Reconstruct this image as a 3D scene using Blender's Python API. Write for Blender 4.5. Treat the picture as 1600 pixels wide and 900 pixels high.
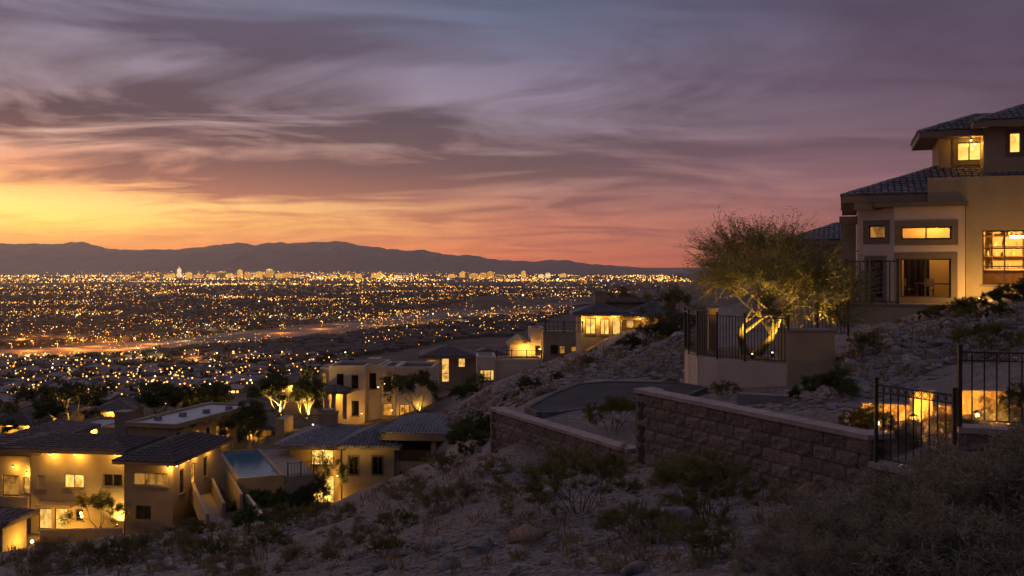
import bpy, math, random
import numpy as np
from mathutils import Vector, Matrix

for o in list(bpy.data.objects):
    bpy.data.objects.remove(o, do_unlink=True)
SC = bpy.context.scene
COL = SC.collection
R = math.radians
F_PX = 1500.0            # focal length in photo pixels (1600 wide)
HOR = 415.0              # row of the horizon

# ------------------------------------------------------------------ camera
cam_d = bpy.data.cameras.new('camera')
cam = bpy.data.objects.new('camera', cam_d)
COL.objects.link(cam)
cam.location = (0, 0, 0)
cam.rotation_euler = (R(90), 0, 0)
cam_d.sensor_width = 36.0
cam_d.lens = 36.0 * F_PX / 1600.0
cam_d.shift_y = -(450.0 - HOR) / 1600.0
cam_d.clip_start = 0.1
cam_d.clip_end = 200000.0
SC.camera = cam

# ------------------------------------------------------------------ render look
SC.view_settings.view_transform = 'Standard'
SC.view_settings.look = 'None'
SC.view_settings.exposure = 0.0
SC.view_settings.gamma = 1.0
SC.view_settings.use_curve_mapping = False
SC.render.engine = 'CYCLES'
cy = SC.cycles
cy.use_denoising = True
cy.max_bounces = 5
cy.diffuse_bounces = 2
cy.glossy_bounces = 3
cy.transmission_bounces = 4
cy.transparent_max_bounces = 8
cy.volume_bounces = 0
cy.sample_clamp_indirect = 2.0
cy.use_light_tree = True
cy.use_adaptive_sampling = True
cy.adaptive_threshold = 0.02
cy.adaptive_min_samples = 24


def lin(c):
    return tuple(((v / 255.0) / 12.92 if v / 255.0 <= 0.04045 else ((v / 255.0 + 0.055) / 1.055) ** 2.4) for v in c)


# ------------------------------------------------------------------ world: dusk sky with streaked cloud
SUN_AZ = R(-36.0)        # measured from +Y towards +X
W = bpy.data.worlds.new('World')
SC.world = W
W.use_nodes = True
nt = W.node_tree
nt.nodes.clear()
NN, LK = nt.nodes, nt.links


def setin(sock, v):
    if hasattr(v, 'is_output') or isinstance(v, bpy.types.NodeSocket):
        LK.new(v, sock)
    else:
        sock.default_value = v


def M(op, a, b=None, c=None, clamp=False):
    n = NN.new('ShaderNodeMath')
    n.operation = op
    n.use_clamp = clamp
    setin(n.inputs[0], a)
    if b is not None:
        setin(n.inputs[1], b)
    if c is not None:
        setin(n.inputs[2], c)
    return n.outputs[0]


def mrange(v, a, b, c=0.0, d=1.0, smooth=False):
    n = NN.new('ShaderNodeMapRange')
    n.interpolation_type = 'SMOOTHSTEP' if smooth else 'LINEAR'
    n.clamp = True
    setin(n.inputs[0], v)
    for i, x in enumerate((a, b, c, d)):
        n.inputs[1 + i].default_value = x
    return n.outputs[0]


def mixc(f, a, b, typ='MIX'):
    n = NN.new('ShaderNodeMix')
    n.data_type = 'RGBA'
    n.blend_type = typ
    setin(n.inputs[0], f)
    setin(n.inputs[6], a)
    setin(n.inputs[7], b)
    return n.outputs[2]


def ramp(v, stops):
    n = NN.new('ShaderNodeValToRGB')
    n.color_ramp.interpolation = 'LINEAR'
    e = n.color_ramp.elements
    stops = sorted(stops)
    e[0].position = stops[0][0]
    e[0].color = (*stops[0][1], 1)
    e[1].position = stops[-1][0]
    e[1].color = (*stops[-1][1], 1)
    for p, c in stops[1:-1]:
        k = e.new(p)
        k.color = (*c, 1)
    setin(n.inputs[0], v)
    return n.outputs[0]


tc = NN.new('ShaderNodeTexCoord')
sep = NN.new('ShaderNodeSeparateXYZ')
LK.new(tc.outputs['Generated'], sep.inputs[0])
dx, dy, dz = sep.outputs
hyp = M('MAXIMUM', M('SQRT', M('ADD', M('MULTIPLY', dx, dx), M('MULTIPLY', dy, dy))), 1e-4)
az = M('ARCTAN2', dx, dy)
tt = M('DIVIDE', dz, hyp)                      # tangent of elevation
cosd = M('DIVIDE', M('ADD', M('MULTIPLY', dx, math.sin(SUN_AZ)), M('MULTIPLY', dy, math.cos(SUN_AZ))), hyp)
delta = M('ARCCOSINE', M('MINIMUM', M('MAXIMUM', cosd, -0.9999), 0.9999))
TMAX = 0.6
pos = M('DIVIDE', tt, TMAX, clamp=True)


def rr(row, c):
    return ((HOR - row) / F_PX / TMAX, lin(c))


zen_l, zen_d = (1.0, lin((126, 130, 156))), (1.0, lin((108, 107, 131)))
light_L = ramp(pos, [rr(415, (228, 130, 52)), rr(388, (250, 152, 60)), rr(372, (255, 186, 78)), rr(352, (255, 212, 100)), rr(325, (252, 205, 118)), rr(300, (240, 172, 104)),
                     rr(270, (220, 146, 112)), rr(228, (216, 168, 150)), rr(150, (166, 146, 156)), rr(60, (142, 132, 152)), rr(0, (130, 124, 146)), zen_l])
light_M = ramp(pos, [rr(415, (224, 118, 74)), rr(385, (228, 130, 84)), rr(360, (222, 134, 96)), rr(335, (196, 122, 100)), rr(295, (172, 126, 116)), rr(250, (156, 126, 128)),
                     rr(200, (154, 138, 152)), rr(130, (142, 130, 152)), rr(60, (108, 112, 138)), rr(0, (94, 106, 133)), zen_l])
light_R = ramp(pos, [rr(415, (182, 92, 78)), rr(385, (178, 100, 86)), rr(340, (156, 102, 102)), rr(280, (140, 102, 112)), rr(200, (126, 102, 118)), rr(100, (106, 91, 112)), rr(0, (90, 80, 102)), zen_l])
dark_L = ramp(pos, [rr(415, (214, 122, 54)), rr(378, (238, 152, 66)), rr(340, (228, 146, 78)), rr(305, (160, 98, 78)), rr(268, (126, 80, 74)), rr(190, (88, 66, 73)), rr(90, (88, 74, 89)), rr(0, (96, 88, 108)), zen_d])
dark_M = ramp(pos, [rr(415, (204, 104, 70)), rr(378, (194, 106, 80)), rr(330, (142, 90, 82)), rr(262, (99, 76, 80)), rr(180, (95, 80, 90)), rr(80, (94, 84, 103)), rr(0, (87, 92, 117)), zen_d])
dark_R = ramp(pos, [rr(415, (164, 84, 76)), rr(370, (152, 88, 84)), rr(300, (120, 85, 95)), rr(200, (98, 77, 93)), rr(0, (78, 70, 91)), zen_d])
wM = mrange(delta, R(8), R(37))
wR = mrange(delta, R(34), R(56))
fall = mrange(delta, R(53), R(66), 1.0, 0.80)
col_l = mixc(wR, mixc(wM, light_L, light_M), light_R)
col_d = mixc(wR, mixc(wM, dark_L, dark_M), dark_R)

# cloud density: noise on a cloud sheet seen in perspective, plus a few large cloud masses
hz = M('ADD', M('MAXIMUM', dz, 0.0), 0.075)
cvec = NN.new('ShaderNodeCombineXYZ')
qx = M('DIVIDE', dx, hz)
qy = M('DIVIDE', dy, hz)
setin(cvec.inputs[0], qx)
setin(cvec.inputs[1], qy)


def noise(vec, scale, detail, rough, dist=0.0, off=(0, 0, 0), rot=0.0, sc=(1, 1, 1)):
    mp = NN.new('ShaderNodeMapping')
    mp.inputs['Location'].default_value = off
    mp.inputs['Rotation'].default_value = (0, 0, rot)
    mp.inputs['Scale'].default_value = sc
    LK.new(vec, mp.inputs[0])
    n = NN.new('ShaderNodeTexNoise')
    n.noise_dimensions = '2D'
    n.inputs['Scale'].default_value = scale
    n.inputs['Detail'].default_value = detail
    n.inputs['Roughness'].default_value = rough
    n.inputs['Distortion'].default_value = dist
    LK.new(mp.outputs[0], n.inputs['Vector'])
    return n.outputs[0]


nw = noise(cvec.outputs[0], 0.6, 1.0, 0.5, 0.0, (11.0, 3.0, 0))
wv = NN.new('ShaderNodeCombineXYZ')
setin(wv.inputs[0], M('ADD', qx, M('MULTIPLY', nw, 2.2)))
setin(wv.inputs[1], M('SUBTRACT', qy, M('MULTIPLY', nw, 1.6)))
n1 = noise(wv.outputs[0], 1.15, 5.0, 0.58, 0.0, (3.1, 1.7, 0))
n2 = noise(wv.outputs[0], 1.15, 5.0, 0.58, 0.0, (7.3, 4.1, 2), R(-58), (0.30, 1.5, 1))
svec = NN.new('ShaderNodeCombineXYZ')
setin(svec.inputs[0], M('MULTIPLY', M('ADD', az, M('MULTIPLY', n1, 0.25)), 3.0))
setin(svec.inputs[1], M('MULTIPLY', M('ADD', tt, M('MULTIPLY', nw, 0.05)), 24.0))
n4 = noise(svec.outputs[0], 1.6, 4.0, 0.55, 0.0, (2.0, 5.0, 0))
nsum = M('ADD', M('ADD', M('MULTIPLY', M('SUBTRACT', n1, 0.5), 1.85), M('MULTIPLY', M('SUBTRACT', n2, 0.5), 1.3)),
         M('MULTIPLY', M('SUBTRACT', n4, 0.5), 0.6))
# the masses drift: warp the direction by noise so that their outlines fray
waz = M('ADD', az, M('MULTIPLY', M('SUBTRACT', n1, 0.5), 0.16))
wtt = M('ADD', tt, M('MULTIPLY', M('SUBTRACT', n2, 0.5), 0.05))
BLOBS = [(330, 172, 270, 36, .8), (540, 82, 230, 22, .55), (80, 188, 200, 22, .45), (260, 60, 260, 30, .22), (60, 92, 160, 14, .25),
         (720, 255, 260, 42, .48), (560, 285, 200, 24, .30), (900, 236, 160, 26, .34), (470, 140, 120, 24, .25), (880, 140, 90, 18, .18),
         (180, 246, 220, 12, .25), (250, 285, 190, 16, .20), (600, 330, 160, 12, .2), (1080, 205, 130, 20, .22), (780, 95, 90, 12, .15),
         (230, 108, 90, 13, -.42), (30, 226, 150, 13, -.55), (690, 145, 120, 22, -.48), (350, 204, 90, 7, -.40), (60, 318, 240, 34, -.55),
         (900, 60, 170, 60, -.5), (560, 224, 70, 10, -.28), (60, 130, 110, 22, -.25), (430, 300, 180, 24, .7), (200, 262, 240, 12, .2), (900, 205, 90, 12, -.34),
         (1040, 235, 70, 10, -.25), (760, 300, 160, 12, -.22), (60, 30, 150, 24, -.2), (980, 175, 80, 10, -.2)]
gv = NN.new('ShaderNodeCombineXYZ')
setin(gv.inputs[0], waz)
setin(gv.inputs[1], wtt)
guide = 0.52
for (bx, by, sx, sy, amp) in BLOBS:
    a0 = math.atan((bx - 800) / F_PX)
    t0 = (HOR - by) / F_PX * math.cos(a0)
    va = NN.new('ShaderNodeVectorMath')
    va.operation = 'MULTIPLY_ADD'
    LK.new(gv.outputs[0], va.inputs[0])
    va.inputs[1].default_value = (F_PX / sx, F_PX / sy, 0)
    va.inputs[2].default_value = (-a0 * F_PX / sx, -t0 * F_PX / sy, 0)
    vd = NN.new('ShaderNodeVectorMath')
    vd.operation = 'DOT_PRODUCT'
    LK.new(va.outputs[0], vd.inputs[0])
    LK.new(va.outputs[0], vd.inputs[1])
    guide = M('MULTIPLY_ADD', M('POWER', 0.5, vd.outputs['Value']), amp * 1.2, guide)
contrast = mrange(delta, R(40), R(62), 2.0, 1.15)
dens = mrange(M('MULTIPLY_ADD', nsum, contrast, guide), -0.12, 1.3, 0.0, 1.0, False)
skyc = mixc(dens, col_l, col_d)
skyc = mixc(1.0, skyc, mixc(fall, (0, 0, 0, 1), (1, 1, 1, 1)), 'MULTIPLY')
# clear air behind the cloud
sky = NN.new('ShaderNodeTexSky')
sky.sky_type = 'NISHITA'
sky.sun_disc = False
sky.sun_elevation = R(-2.0)
sky.sun_rotation = SUN_AZ
sky.altitude = 600
sky.air_density = 1.0
sky.dust_density = 2.0
sky.ozone_density = 1.5
nish = mixc(1.0, sky.outputs[0], (0.02, 0.02, 0.02, 1), 'MULTIPLY')
tot = mixc(1.0, skyc, nish, 'ADD')
# the air near the horizon is brightest, most of all towards the set sun
gl3 = NN.new('ShaderNodeCombineXYZ')
toward = mrange(delta, R(6), R(48), 1.0, 0.0, True)
for k_, (g_, h_) in enumerate(((1.68, .80), (1.56, .85), (1.36, .55))):
    low = mrange(tt, 0.0, 0.15, 1.0, 0.0)
    setin(gl3.inputs[k_], M('MULTIPLY_ADD', low, M('MULTIPLY_ADD', toward, h_, g_ - 1.06), 1.04))
tot = mixc(1.0, tot, gl3.outputs[0], 'MULTIPLY')
tot = mixc(mrange(tt, -0.035, -0.004), (0.012, 0.009, 0.009, 1), tot)
W.cycles.sampling_method = 'MANUAL'
W.cycles.sample_map_resolution = 512
bg = NN.new('ShaderNodeBackground')
LK.new(tot, bg.inputs[0])
bg.inputs[1].default_value = 1.0
wo = NN.new('ShaderNodeOutputWorld')
LK.new(bg.outputs[0], wo.inputs[0])

# ------------------------------------------------------------------ the sun has set: a last weak warm afterglow from its bearing
sun_d = bpy.data.lights.new('sun', 'SUN')
sun_d.energy = 0.40
sun_d.angle = R(30)
sun_d.color = (1.0, 0.62, 0.42)
sun = bpy.data.objects.new('sun', sun_d)
COL.objects.link(sun)
sd = Vector((math.sin(SUN_AZ) * math.cos(R(12)), math.cos(SUN_AZ) * math.cos(R(12)), math.sin(R(12))))
sun.rotation_euler = (-sd).to_track_quat('-Z', 'Y').to_euler()
sun.location = (-200, 200, 120)


# ================================================================== helpers
rng = np.random.default_rng(7)
random.seed(7)


def P(px, py, Y):
    """a point at depth Y metres whose bearing is the photo pixel px, py"""
    return Vector(((px - 800.0) / F_PX * Y, Y, (HOR - py) / F_PX * Y))


def link(name, data, parent=None, loc=None):
    o = bpy.data.objects.new(name, data)
    COL.objects.link(o)
    if parent is not None:
        o.parent = parent
    if loc is not None:
        o.location = loc
    return o


def tag(o, label=None, cat=None, group=None, kind=None):
    if label:
        o['label'] = label
    if cat:
        o['category'] = cat
    if group:
        o['group'] = group
    if kind:
        o['kind'] = kind
    return o


def thing(name, label, cat, loc=(0, 0, 0), rz=0.0, group=None):
    o = link(name, None, None, loc)
    o.rotation_euler = (0, 0, rz)
    o.empty_display_size = 0.3
    o['kind'] = 'thing'
    return tag(o, label, cat, group)


def np_mesh(name, verts, faces, mat=None, smooth=False):
    """verts (n,3), faces (m,k) arrays of equal-sided faces"""
    verts = np.asarray(verts, dtype=np.float32)
    faces = np.asarray(faces, dtype=np.int32)
    me = bpy.data.meshes.new(name)
    k = faces.shape[1]
    me.vertices.add(len(verts))
    me.vertices.foreach_set('co', verts.ravel())
    me.loops.add(faces.size)
    me.loops.foreach_set('vertex_index', faces.ravel())
    me.polygons.add(len(faces))
    me.polygons.foreach_set('loop_start', np.arange(0, faces.size, k, dtype=np.int32))
    if smooth:
        me.polygons.foreach_set('use_smooth', np.ones(len(faces), dtype=bool))
    me.update(calc_edges=True)
    if mat is not None:
        me.materials.append(mat)
    return me


class MB:
    """collects boxes, bars, tubes into one mesh"""

    def __init__(self):
        self.v, self.f = [], []

    def add(self, verts, faces):
        b = len(self.v)
        self.v += [tuple(p) for p in verts]
        self.f += [tuple(i + b for i in f) for f in faces]

    def quad(self, a, b, c, d):
        self.add([a, b, c, d], [(0, 1, 2, 3)])

    def box(self, x0, y0, z0, x1, y1, z1):
        v = [(x0, y0, z0), (x1, y0, z0), (x1, y1, z0), (x0, y1, z0), (x0, y0, z1), (x1, y0, z1), (x1, y1, z1), (x0, y1, z1)]
        self.add(v, [(0, 3, 2, 1), (4, 5, 6, 7), (0, 1, 5, 4), (1, 2, 6, 5), (2, 3, 7, 6), (3, 0, 4, 7)])

    def obox(self, o, e, n, up, w, d, h):
        """box from corner o along unit axes e (w), n (d), up (h)"""
        o, e, n, up = Vector(o), Vector(e), Vector(n), Vector(up)
        c = [o, o + e * w, o + e * w + n * d, o + n * d]
        v = c + [p + up * h for p in c]
        self.add(v, [(0, 3, 2, 1), (4, 5, 6, 7), (0, 1, 5, 4), (1, 2, 6, 5), (2, 3, 7, 6), (3, 0, 4, 7)])

    def tube(self, a, b, r0, r1=None, n=6, cap=True):
        r1 = r0 if r1 is None else r1
        a, b = Vector(a), Vector(b)
        d = (b - a)
        if d.length < 1e-6:
            return
        d.normalize()
        s = d.orthogonal().normalized()
        t = d.cross(s)
        v = []
        for c, r in ((a, r0), (b, r1)):
            for i in range(n):
                q = 2 * math.pi * i / n
                v.append(c + s * (r * math.cos(q)) + t * (r * math.sin(q)))
        f = [(i, (i + 1) % n, n + (i + 1) % n, n + i) for i in range(n)]
        if cap:
            f += [tuple(range(n - 1, -1, -1)), tuple(range(n, 2 * n))]
        self.add(v, f)

    def ball(self, c, r, sub=1, sq=(1, 1, 1)):
        n, m = 8, 5
        v = [(c[0], c[1], c[2] + r * sq[2])]
        for i in range(1, m):
            th = math.pi * i / m
            for j in range(n):
                ph = 2 * math.pi * j / n
                v.append((c[0] + r * sq[0] * math.sin(th) * math.cos(ph), c[1] + r * sq[1] * math.sin(th) * math.sin(ph), c[2] + r * sq[2] * math.cos(th)))
        v.append((c[0], c[1], c[2] - r * sq[2]))
        f = [(0, 1 + j, 1 + (j + 1) % n) for j in range(n)]
        for i in range(m - 2):
            for j in range(n):
                a, b = 1 + i * n + j, 1 + i * n + (j + 1) % n
                f.append((a, a + n, b + n, b))
        k = len(v) - 1
        f += [(k, 1 + (m - 2) * n + (j + 1) % n, 1 + (m - 2) * n + j) for j in range(n)]
        self.add(v, f)

    def mesh(self, name, mat, smooth=False):
        me = bpy.data.meshes.new(name)
        me.from_pydata([tuple(p) for p in self.v], [], self.f)
        if mat is not None:
            me.materials.append(mat)
        if smooth:
            me.polygons.foreach_set('use_smooth', [True] * len(me.polygons))
        me.update()
        return me

    def build(self, name, mat, parent=None, loc=None, smooth=False):
        return link(name, self.mesh(name, mat, smooth), parent, loc)


def copy_tree(o, parent=None):
    c = o.copy()
    COL.objects.link(c)
    c.parent = parent
    for ch in [k for k in bpy.data.objects if k.parent == o] if False else list(o.children):
        copy_tree(ch, c)
    return c


# ---- numpy value noise / fbm
_perm = np.random.default_rng(99).random((256, 256)).astype(np.float64)


def vnoise(x, y):
    xi, yi = np.floor(x).astype(int), np.floor(y).astype(int)
    fx, fy = x - xi, y - yi
    fx, fy = fx * fx * (3 - 2 * fx), fy * fy * (3 - 2 * fy)
    a = _perm[xi % 256, yi % 256]
    b = _perm[(xi + 1) % 256, yi % 256]
    c = _perm[xi % 256, (yi + 1) % 256]
    d = _perm[(xi + 1) % 256, (yi + 1) % 256]
    return (a * (1 - fx) + b * fx) * (1 - fy) + (c * (1 - fx) + d * fx) * fy


def fbm(x, y, octv=4, gain=0.5):
    s, a, t = 0.0, 1.0, 0.0
    for i in range(octv):
        s = s + a * (vnoise(x + 17.3 * i, y - 9.1 * i) - 0.5)
        t += a
        a *= gain
        x, y = x * 2.03, y * 2.03
    return s / t * 2


# ================================================================== materials
def mat_new(name):
    m = bpy.data.materials.new(name)
    m.use_nodes = True
    t = m.node_tree
    t.nodes.clear()
    return m, t


def surf(name, c1, c2=None, scale=3.0, rough=0.85, bump=0.0, bscale=20.0, c3=None, spec=0.3, metal=0.0, rand=0.0, detail=5.0, coords='Object'):
    """plain weathered surface: two or three colours mixed by noise, fine relief, per-object variation"""
    m, t = mat_new(name)
    N, L = t.nodes, t.links
    out = N.new('ShaderNodeOutputMaterial')
    b = N.new('ShaderNodeBsdfPrincipled')
    L.new(b.outputs[0], out.inputs[0])
    b.inputs['Roughness'].default_value = rough
    b.inputs['Specular IOR Level'].default_value = spec
    b.inputs['Metallic'].default_value = metal
    tcn = N.new('ShaderNodeTexCoord')
    vec = tcn.outputs[coords]
    if c2 is None:
        c2 = tuple(v * 0.8 for v in c1)
    n = N.new('ShaderNodeTexNoise')
    n.inputs['Scale'].default_value = scale
    n.inputs['Detail'].default_value = detail
    n.inputs['Roughness'].default_value = 0.6
    L.new(vec, n.inputs['Vector'])
    r = N.new('ShaderNodeValToRGB')
    r.color_ramp.elements[0].position = 0.33
    r.color_ramp.elements[1].position = 0.67
    r.color_ramp.elements[0].color = (*c1, 1)
    r.color_ramp.elements[1].color = (*c2, 1)
    if c3 is not None:
        k = r.color_ramp.elements.new(0.5)
        k.color = (*c3, 1)
    L.new(n.outputs[0], r.inputs[0])
    c = r.outputs[0]
    if rand > 0:
        oi = N.new('ShaderNodeObjectInfo')
        mr = N.new('ShaderNodeMapRange')
        mr.inputs[3].default_value = 1.0 - rand
        mr.inputs[4].default_value = 1.0 + rand
        L.new(oi.outputs['Random'], mr.inputs[0])
        hv = N.new('ShaderNodeHueSaturation')
        L.new(mr.outputs[0], hv.inputs['Value'])
        L.new(c, hv.inputs['Color'])
        c = hv.outputs[0]
    L.new(c, b.inputs['Base Color'])
    if bump > 0:
        n2 = N.new('ShaderNodeTexNoise')
        n2.inputs['Scale'].default_value = bscale
        n2.inputs['Detail'].default_value = 6.0
        L.new(vec, n2.inputs['Vector'])
        bp = N.new('ShaderNodeBump')
        bp.inputs['Strength'].default_value = bump
        bp.inputs['Distance'].default_value = 0.05
        L.new(n2.outputs[0], bp.inputs['Height'])
        L.new(bp.outputs[0], b.inputs['Normal'])
    return m


def emit(name, c, strength, sample=True):
    m, t = mat_new(name)
    out = t.nodes.new('ShaderNodeOutputMaterial')
    e = t.nodes.new('ShaderNodeEmission')
    e.inputs[0].default_value = (*c, 1)
    e.inputs[1].default_value = strength
    t.links.new(e.outputs[0], out.inputs[0])
    m.cycles.emission_sampling = 'AUTO' if sample else 'NONE'
    return m


def leafm(name, c1, c2, scale=1.5, trans=0.25):
    m, t = mat_new(name)
    N, L = t.nodes, t.links
    out = N.new('ShaderNodeOutputMaterial')
    d = N.new('ShaderNodeBsdfDiffuse')
    tr = N.new('ShaderNodeBsdfTranslucent')
    mx = N.new('ShaderNodeMixShader')
    mx.inputs[0].default_value = trans
    tcn = N.new('ShaderNodeTexCoord')
    n = N.new('ShaderNodeTexNoise')
    n.inputs['Scale'].default_value = scale
    n.inputs['Detail'].default_value = 4
    L.new(tcn.outputs['Object'], n.inputs['Vector'])
    r = N.new('ShaderNodeValToRGB')
    r.color_ramp.elements[0].position = 0.35
    r.color_ramp.elements[1].position = 0.65
    r.color_ramp.elements[0].color = (*c1, 1)
    r.color_ramp.elements[1].color = (*c2, 1)
    L.new(n.outputs[0], r.inputs[0])
    L.new(r.outputs[0], d.inputs[0])
    L.new(r.outputs[0], tr.inputs[0])
    L.new(d.outputs[0], mx.inputs[1])
    L.new(tr.outputs[0], mx.inputs[2])
    L.new(mx.outputs[0], out.inputs[0])
    return m


def litpane(name, c, strength, dark=0.25, scale=(1.2, 1.2, 0.8)):
    """a lit room seen through a pane: curtains, lamps and furniture as uneven light"""
    m, t = mat_new(name)
    N, L = t.nodes, t.links
    out = N.new('ShaderNodeOutputMaterial')
    e = N.new('ShaderNodeEmission')
    tcn = N.new('ShaderNodeTexCoord')
    mp = N.new('ShaderNodeMapping')
    mp.inputs['Scale'].default_value = scale
    L.new(tcn.outputs['Object'], mp.inputs[0])
    n = N.new('ShaderNodeTexVoronoi')
    n.inputs['Scale'].default_value = 1.6
    L.new(mp.outputs[0], n.inputs['Vector'])
    n2 = N.new('ShaderNodeTexNoise')
    n2.inputs['Scale'].default_value = 2.4
    n2.inputs['Detail'].default_value = 3
    L.new(mp.outputs[0], n2.inputs['Vector'])
    mxn = N.new('ShaderNodeMath')
    mxn.operation = 'MULTIPLY_ADD'
    L.new(n.outputs['Color'], mxn.inputs[0])
    mxn.inputs[1].default_value = 0.45
    L.new(n2.outputs[0], mxn.inputs[2])
    r = N.new('ShaderNodeValToRGB')
    r.color_ramp.elements[0].position = 0.42
    r.color_ramp.elements[1].position = 0.85
    r.color_ramp.elements[0].color = (c[0] * dark, c[1] * dark * 0.7, c[2] * dark * 0.4, 1)
    r.color_ramp.elements[1].color = (*c, 1)
    L.new(mxn.outputs[0], r.inputs[0])
    L.new(r.outputs[0], e.inputs[0])
    e.inputs[1].default_value = strength
    g = N.new('ShaderNodeBsdfGlossy')
    g.inputs['Roughness'].default_value = 0.03
    g.inputs[0].default_value = (0.05, 0.05, 0.05, 1)
    ad = N.new('ShaderNodeAddShader')
    L.new(e.outputs[0], ad.inputs[0])
    L.new(g.outputs[0], ad.inputs[1])
    L.new(ad.outputs[0], out.inputs[0])
    return m


def thinglass(name):
    m, t = mat_new(name)
    N, L = t.nodes, t.links
    out = N.new('ShaderNodeOutputMaterial')
    a = N.new('ShaderNodeBsdfTransparent')
    a.inputs[0].default_value = (0.93, 0.94, 0.93, 1)
    g = N.new('ShaderNodeBsdfGlossy')
    g.inputs['Roughness'].default_value = 0.02
    mx = N.new('ShaderNodeMixShader')
    fr = N.new('ShaderNodeFresnel')
    fr.inputs[0].default_value = 1.5
    L.new(fr.outputs[0], mx.inputs[0])
    L.new(a.outputs[0], mx.inputs[1])
    L.new(g.outputs[0], mx.inputs[2])
    L.new(mx.outputs[0], out.inputs[0])
    return m


WARM = (1.0, 0.51, 0.075)
mt = {}
mt['stucco'] = surf('stucco', (0.37, 0.285, 0.17), (0.27, 0.205, 0.125), 0.7, 0.92, 0.3, 30, c3=(0.33, 0.25, 0.15))
mt['stucco_dark'] = surf('stucco_dark', (0.27, 0.205, 0.155), (0.22, 0.165, 0.125), 1.3, 0.92, 0.25, 30)
mt['stucco_pale'] = surf('stucco_pale', (0.56, 0.45, 0.345), (0.45, 0.36, 0.275), 0.7, 0.92, 0.3, 30, c3=(0.52, 0.415, 0.315))
mt['stucco_olive'] = surf('stucco_olive', (0.36, 0.29, 0.17), (0.31, 0.245, 0.14), 1.1, 0.92, 0.25, 30)
mt['trim'] = surf('trim', (0.17, 0.135, 0.09), (0.14, 0.11, 0.075), 2, 0.8, 0.1, 30)
mt['fascia'] = surf('fascia', (0.24, 0.18, 0.12), (0.2, 0.15, 0.1), 2, 0.8, 0.1, 25)
mt['tile'] = surf('roof_tile', (0.15, 0.10, 0.085), (0.22, 0.155, 0.13), 2.2, 0.85, 0.15, 30, c3=(0.11, 0.085, 0.08), rand=0.35)
mt['tile_slate'] = surf('roof_tile_slate', (0.13, 0.12, 0.13), (0.2, 0.18, 0.18), 2.2, 0.8, 0.15, 30, rand=0.3)
mt['flatroof'] = surf('flat_roof', (0.50, 0.45, 0.47), (0.42, 0.385, 0.40), 0.5, 0.85, 0.1, 12)
mt['frame'] = surf('window_frame', (0.06, 0.045, 0.03), None, 3, 0.6)
mt['frame_pale'] = surf('window_frame_pale', (0.35, 0.29, 0.22), None, 3, 0.6)
mt['darkglass'] = surf('dark_glass', (0.010, 0.009, 0.010), None, 3, 0.05, spec=0.6)
mt['iron'] = surf('wrought_iron', (0.022, 0.018, 0.016), (0.035, 0.026, 0.02), 8, 0.55, 0.1, 60, spec=0.4)
mt['lit'] = litpane('lit_pane', (1.0, 0.55, 0.13), 1.15)
mt['lit_bright'] = litpane('lit_pane_bright', (1.0, 0.60, 0.13), 1.5, 0.5)
mt['lit_dim'] = litpane('lit_pane_dim', (1.0, 0.45, 0.08), 0.42, 0.15)
mt['lit_orange'] = litpane('lit_pane_orange', (1.0, 0.42, 0.06), 0.9, 0.2)
mt['bulb'] = emit('lamp_bulb', (1.0, 0.60, 0.20), 7.0, sample=False)
mt['lampmetal'] = surf('lamp_metal', (0.05, 0.04, 0.03), None, 5, 0.5, metal=0.4)
mt['glass'] = thinglass('clear_glass')
mt['wood'] = surf('dark_wood', (0.07, 0.035, 0.018), (0.1, 0.05, 0.025), 4, 0.6)


LAMP_GAIN = 5.0


def lamp_light(name, parent, loc, power, color=WARM, radius=0.06, spot=None, aim=None):
    d = bpy.data.lights.new(name, 'SPOT' if spot else 'POINT')
    d.energy = power * LAMP_GAIN
    d.color = color
    d.shadow_soft_size = radius
    if spot:
        d.spot_size = R(spot)
        d.spot_blend = 0.6
    o = link(name, d, parent, loc)
    if spot:
        o.rotation_euler = Vector(aim).to_track_quat('-Z', 'Y').to_euler()
    return o


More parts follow.
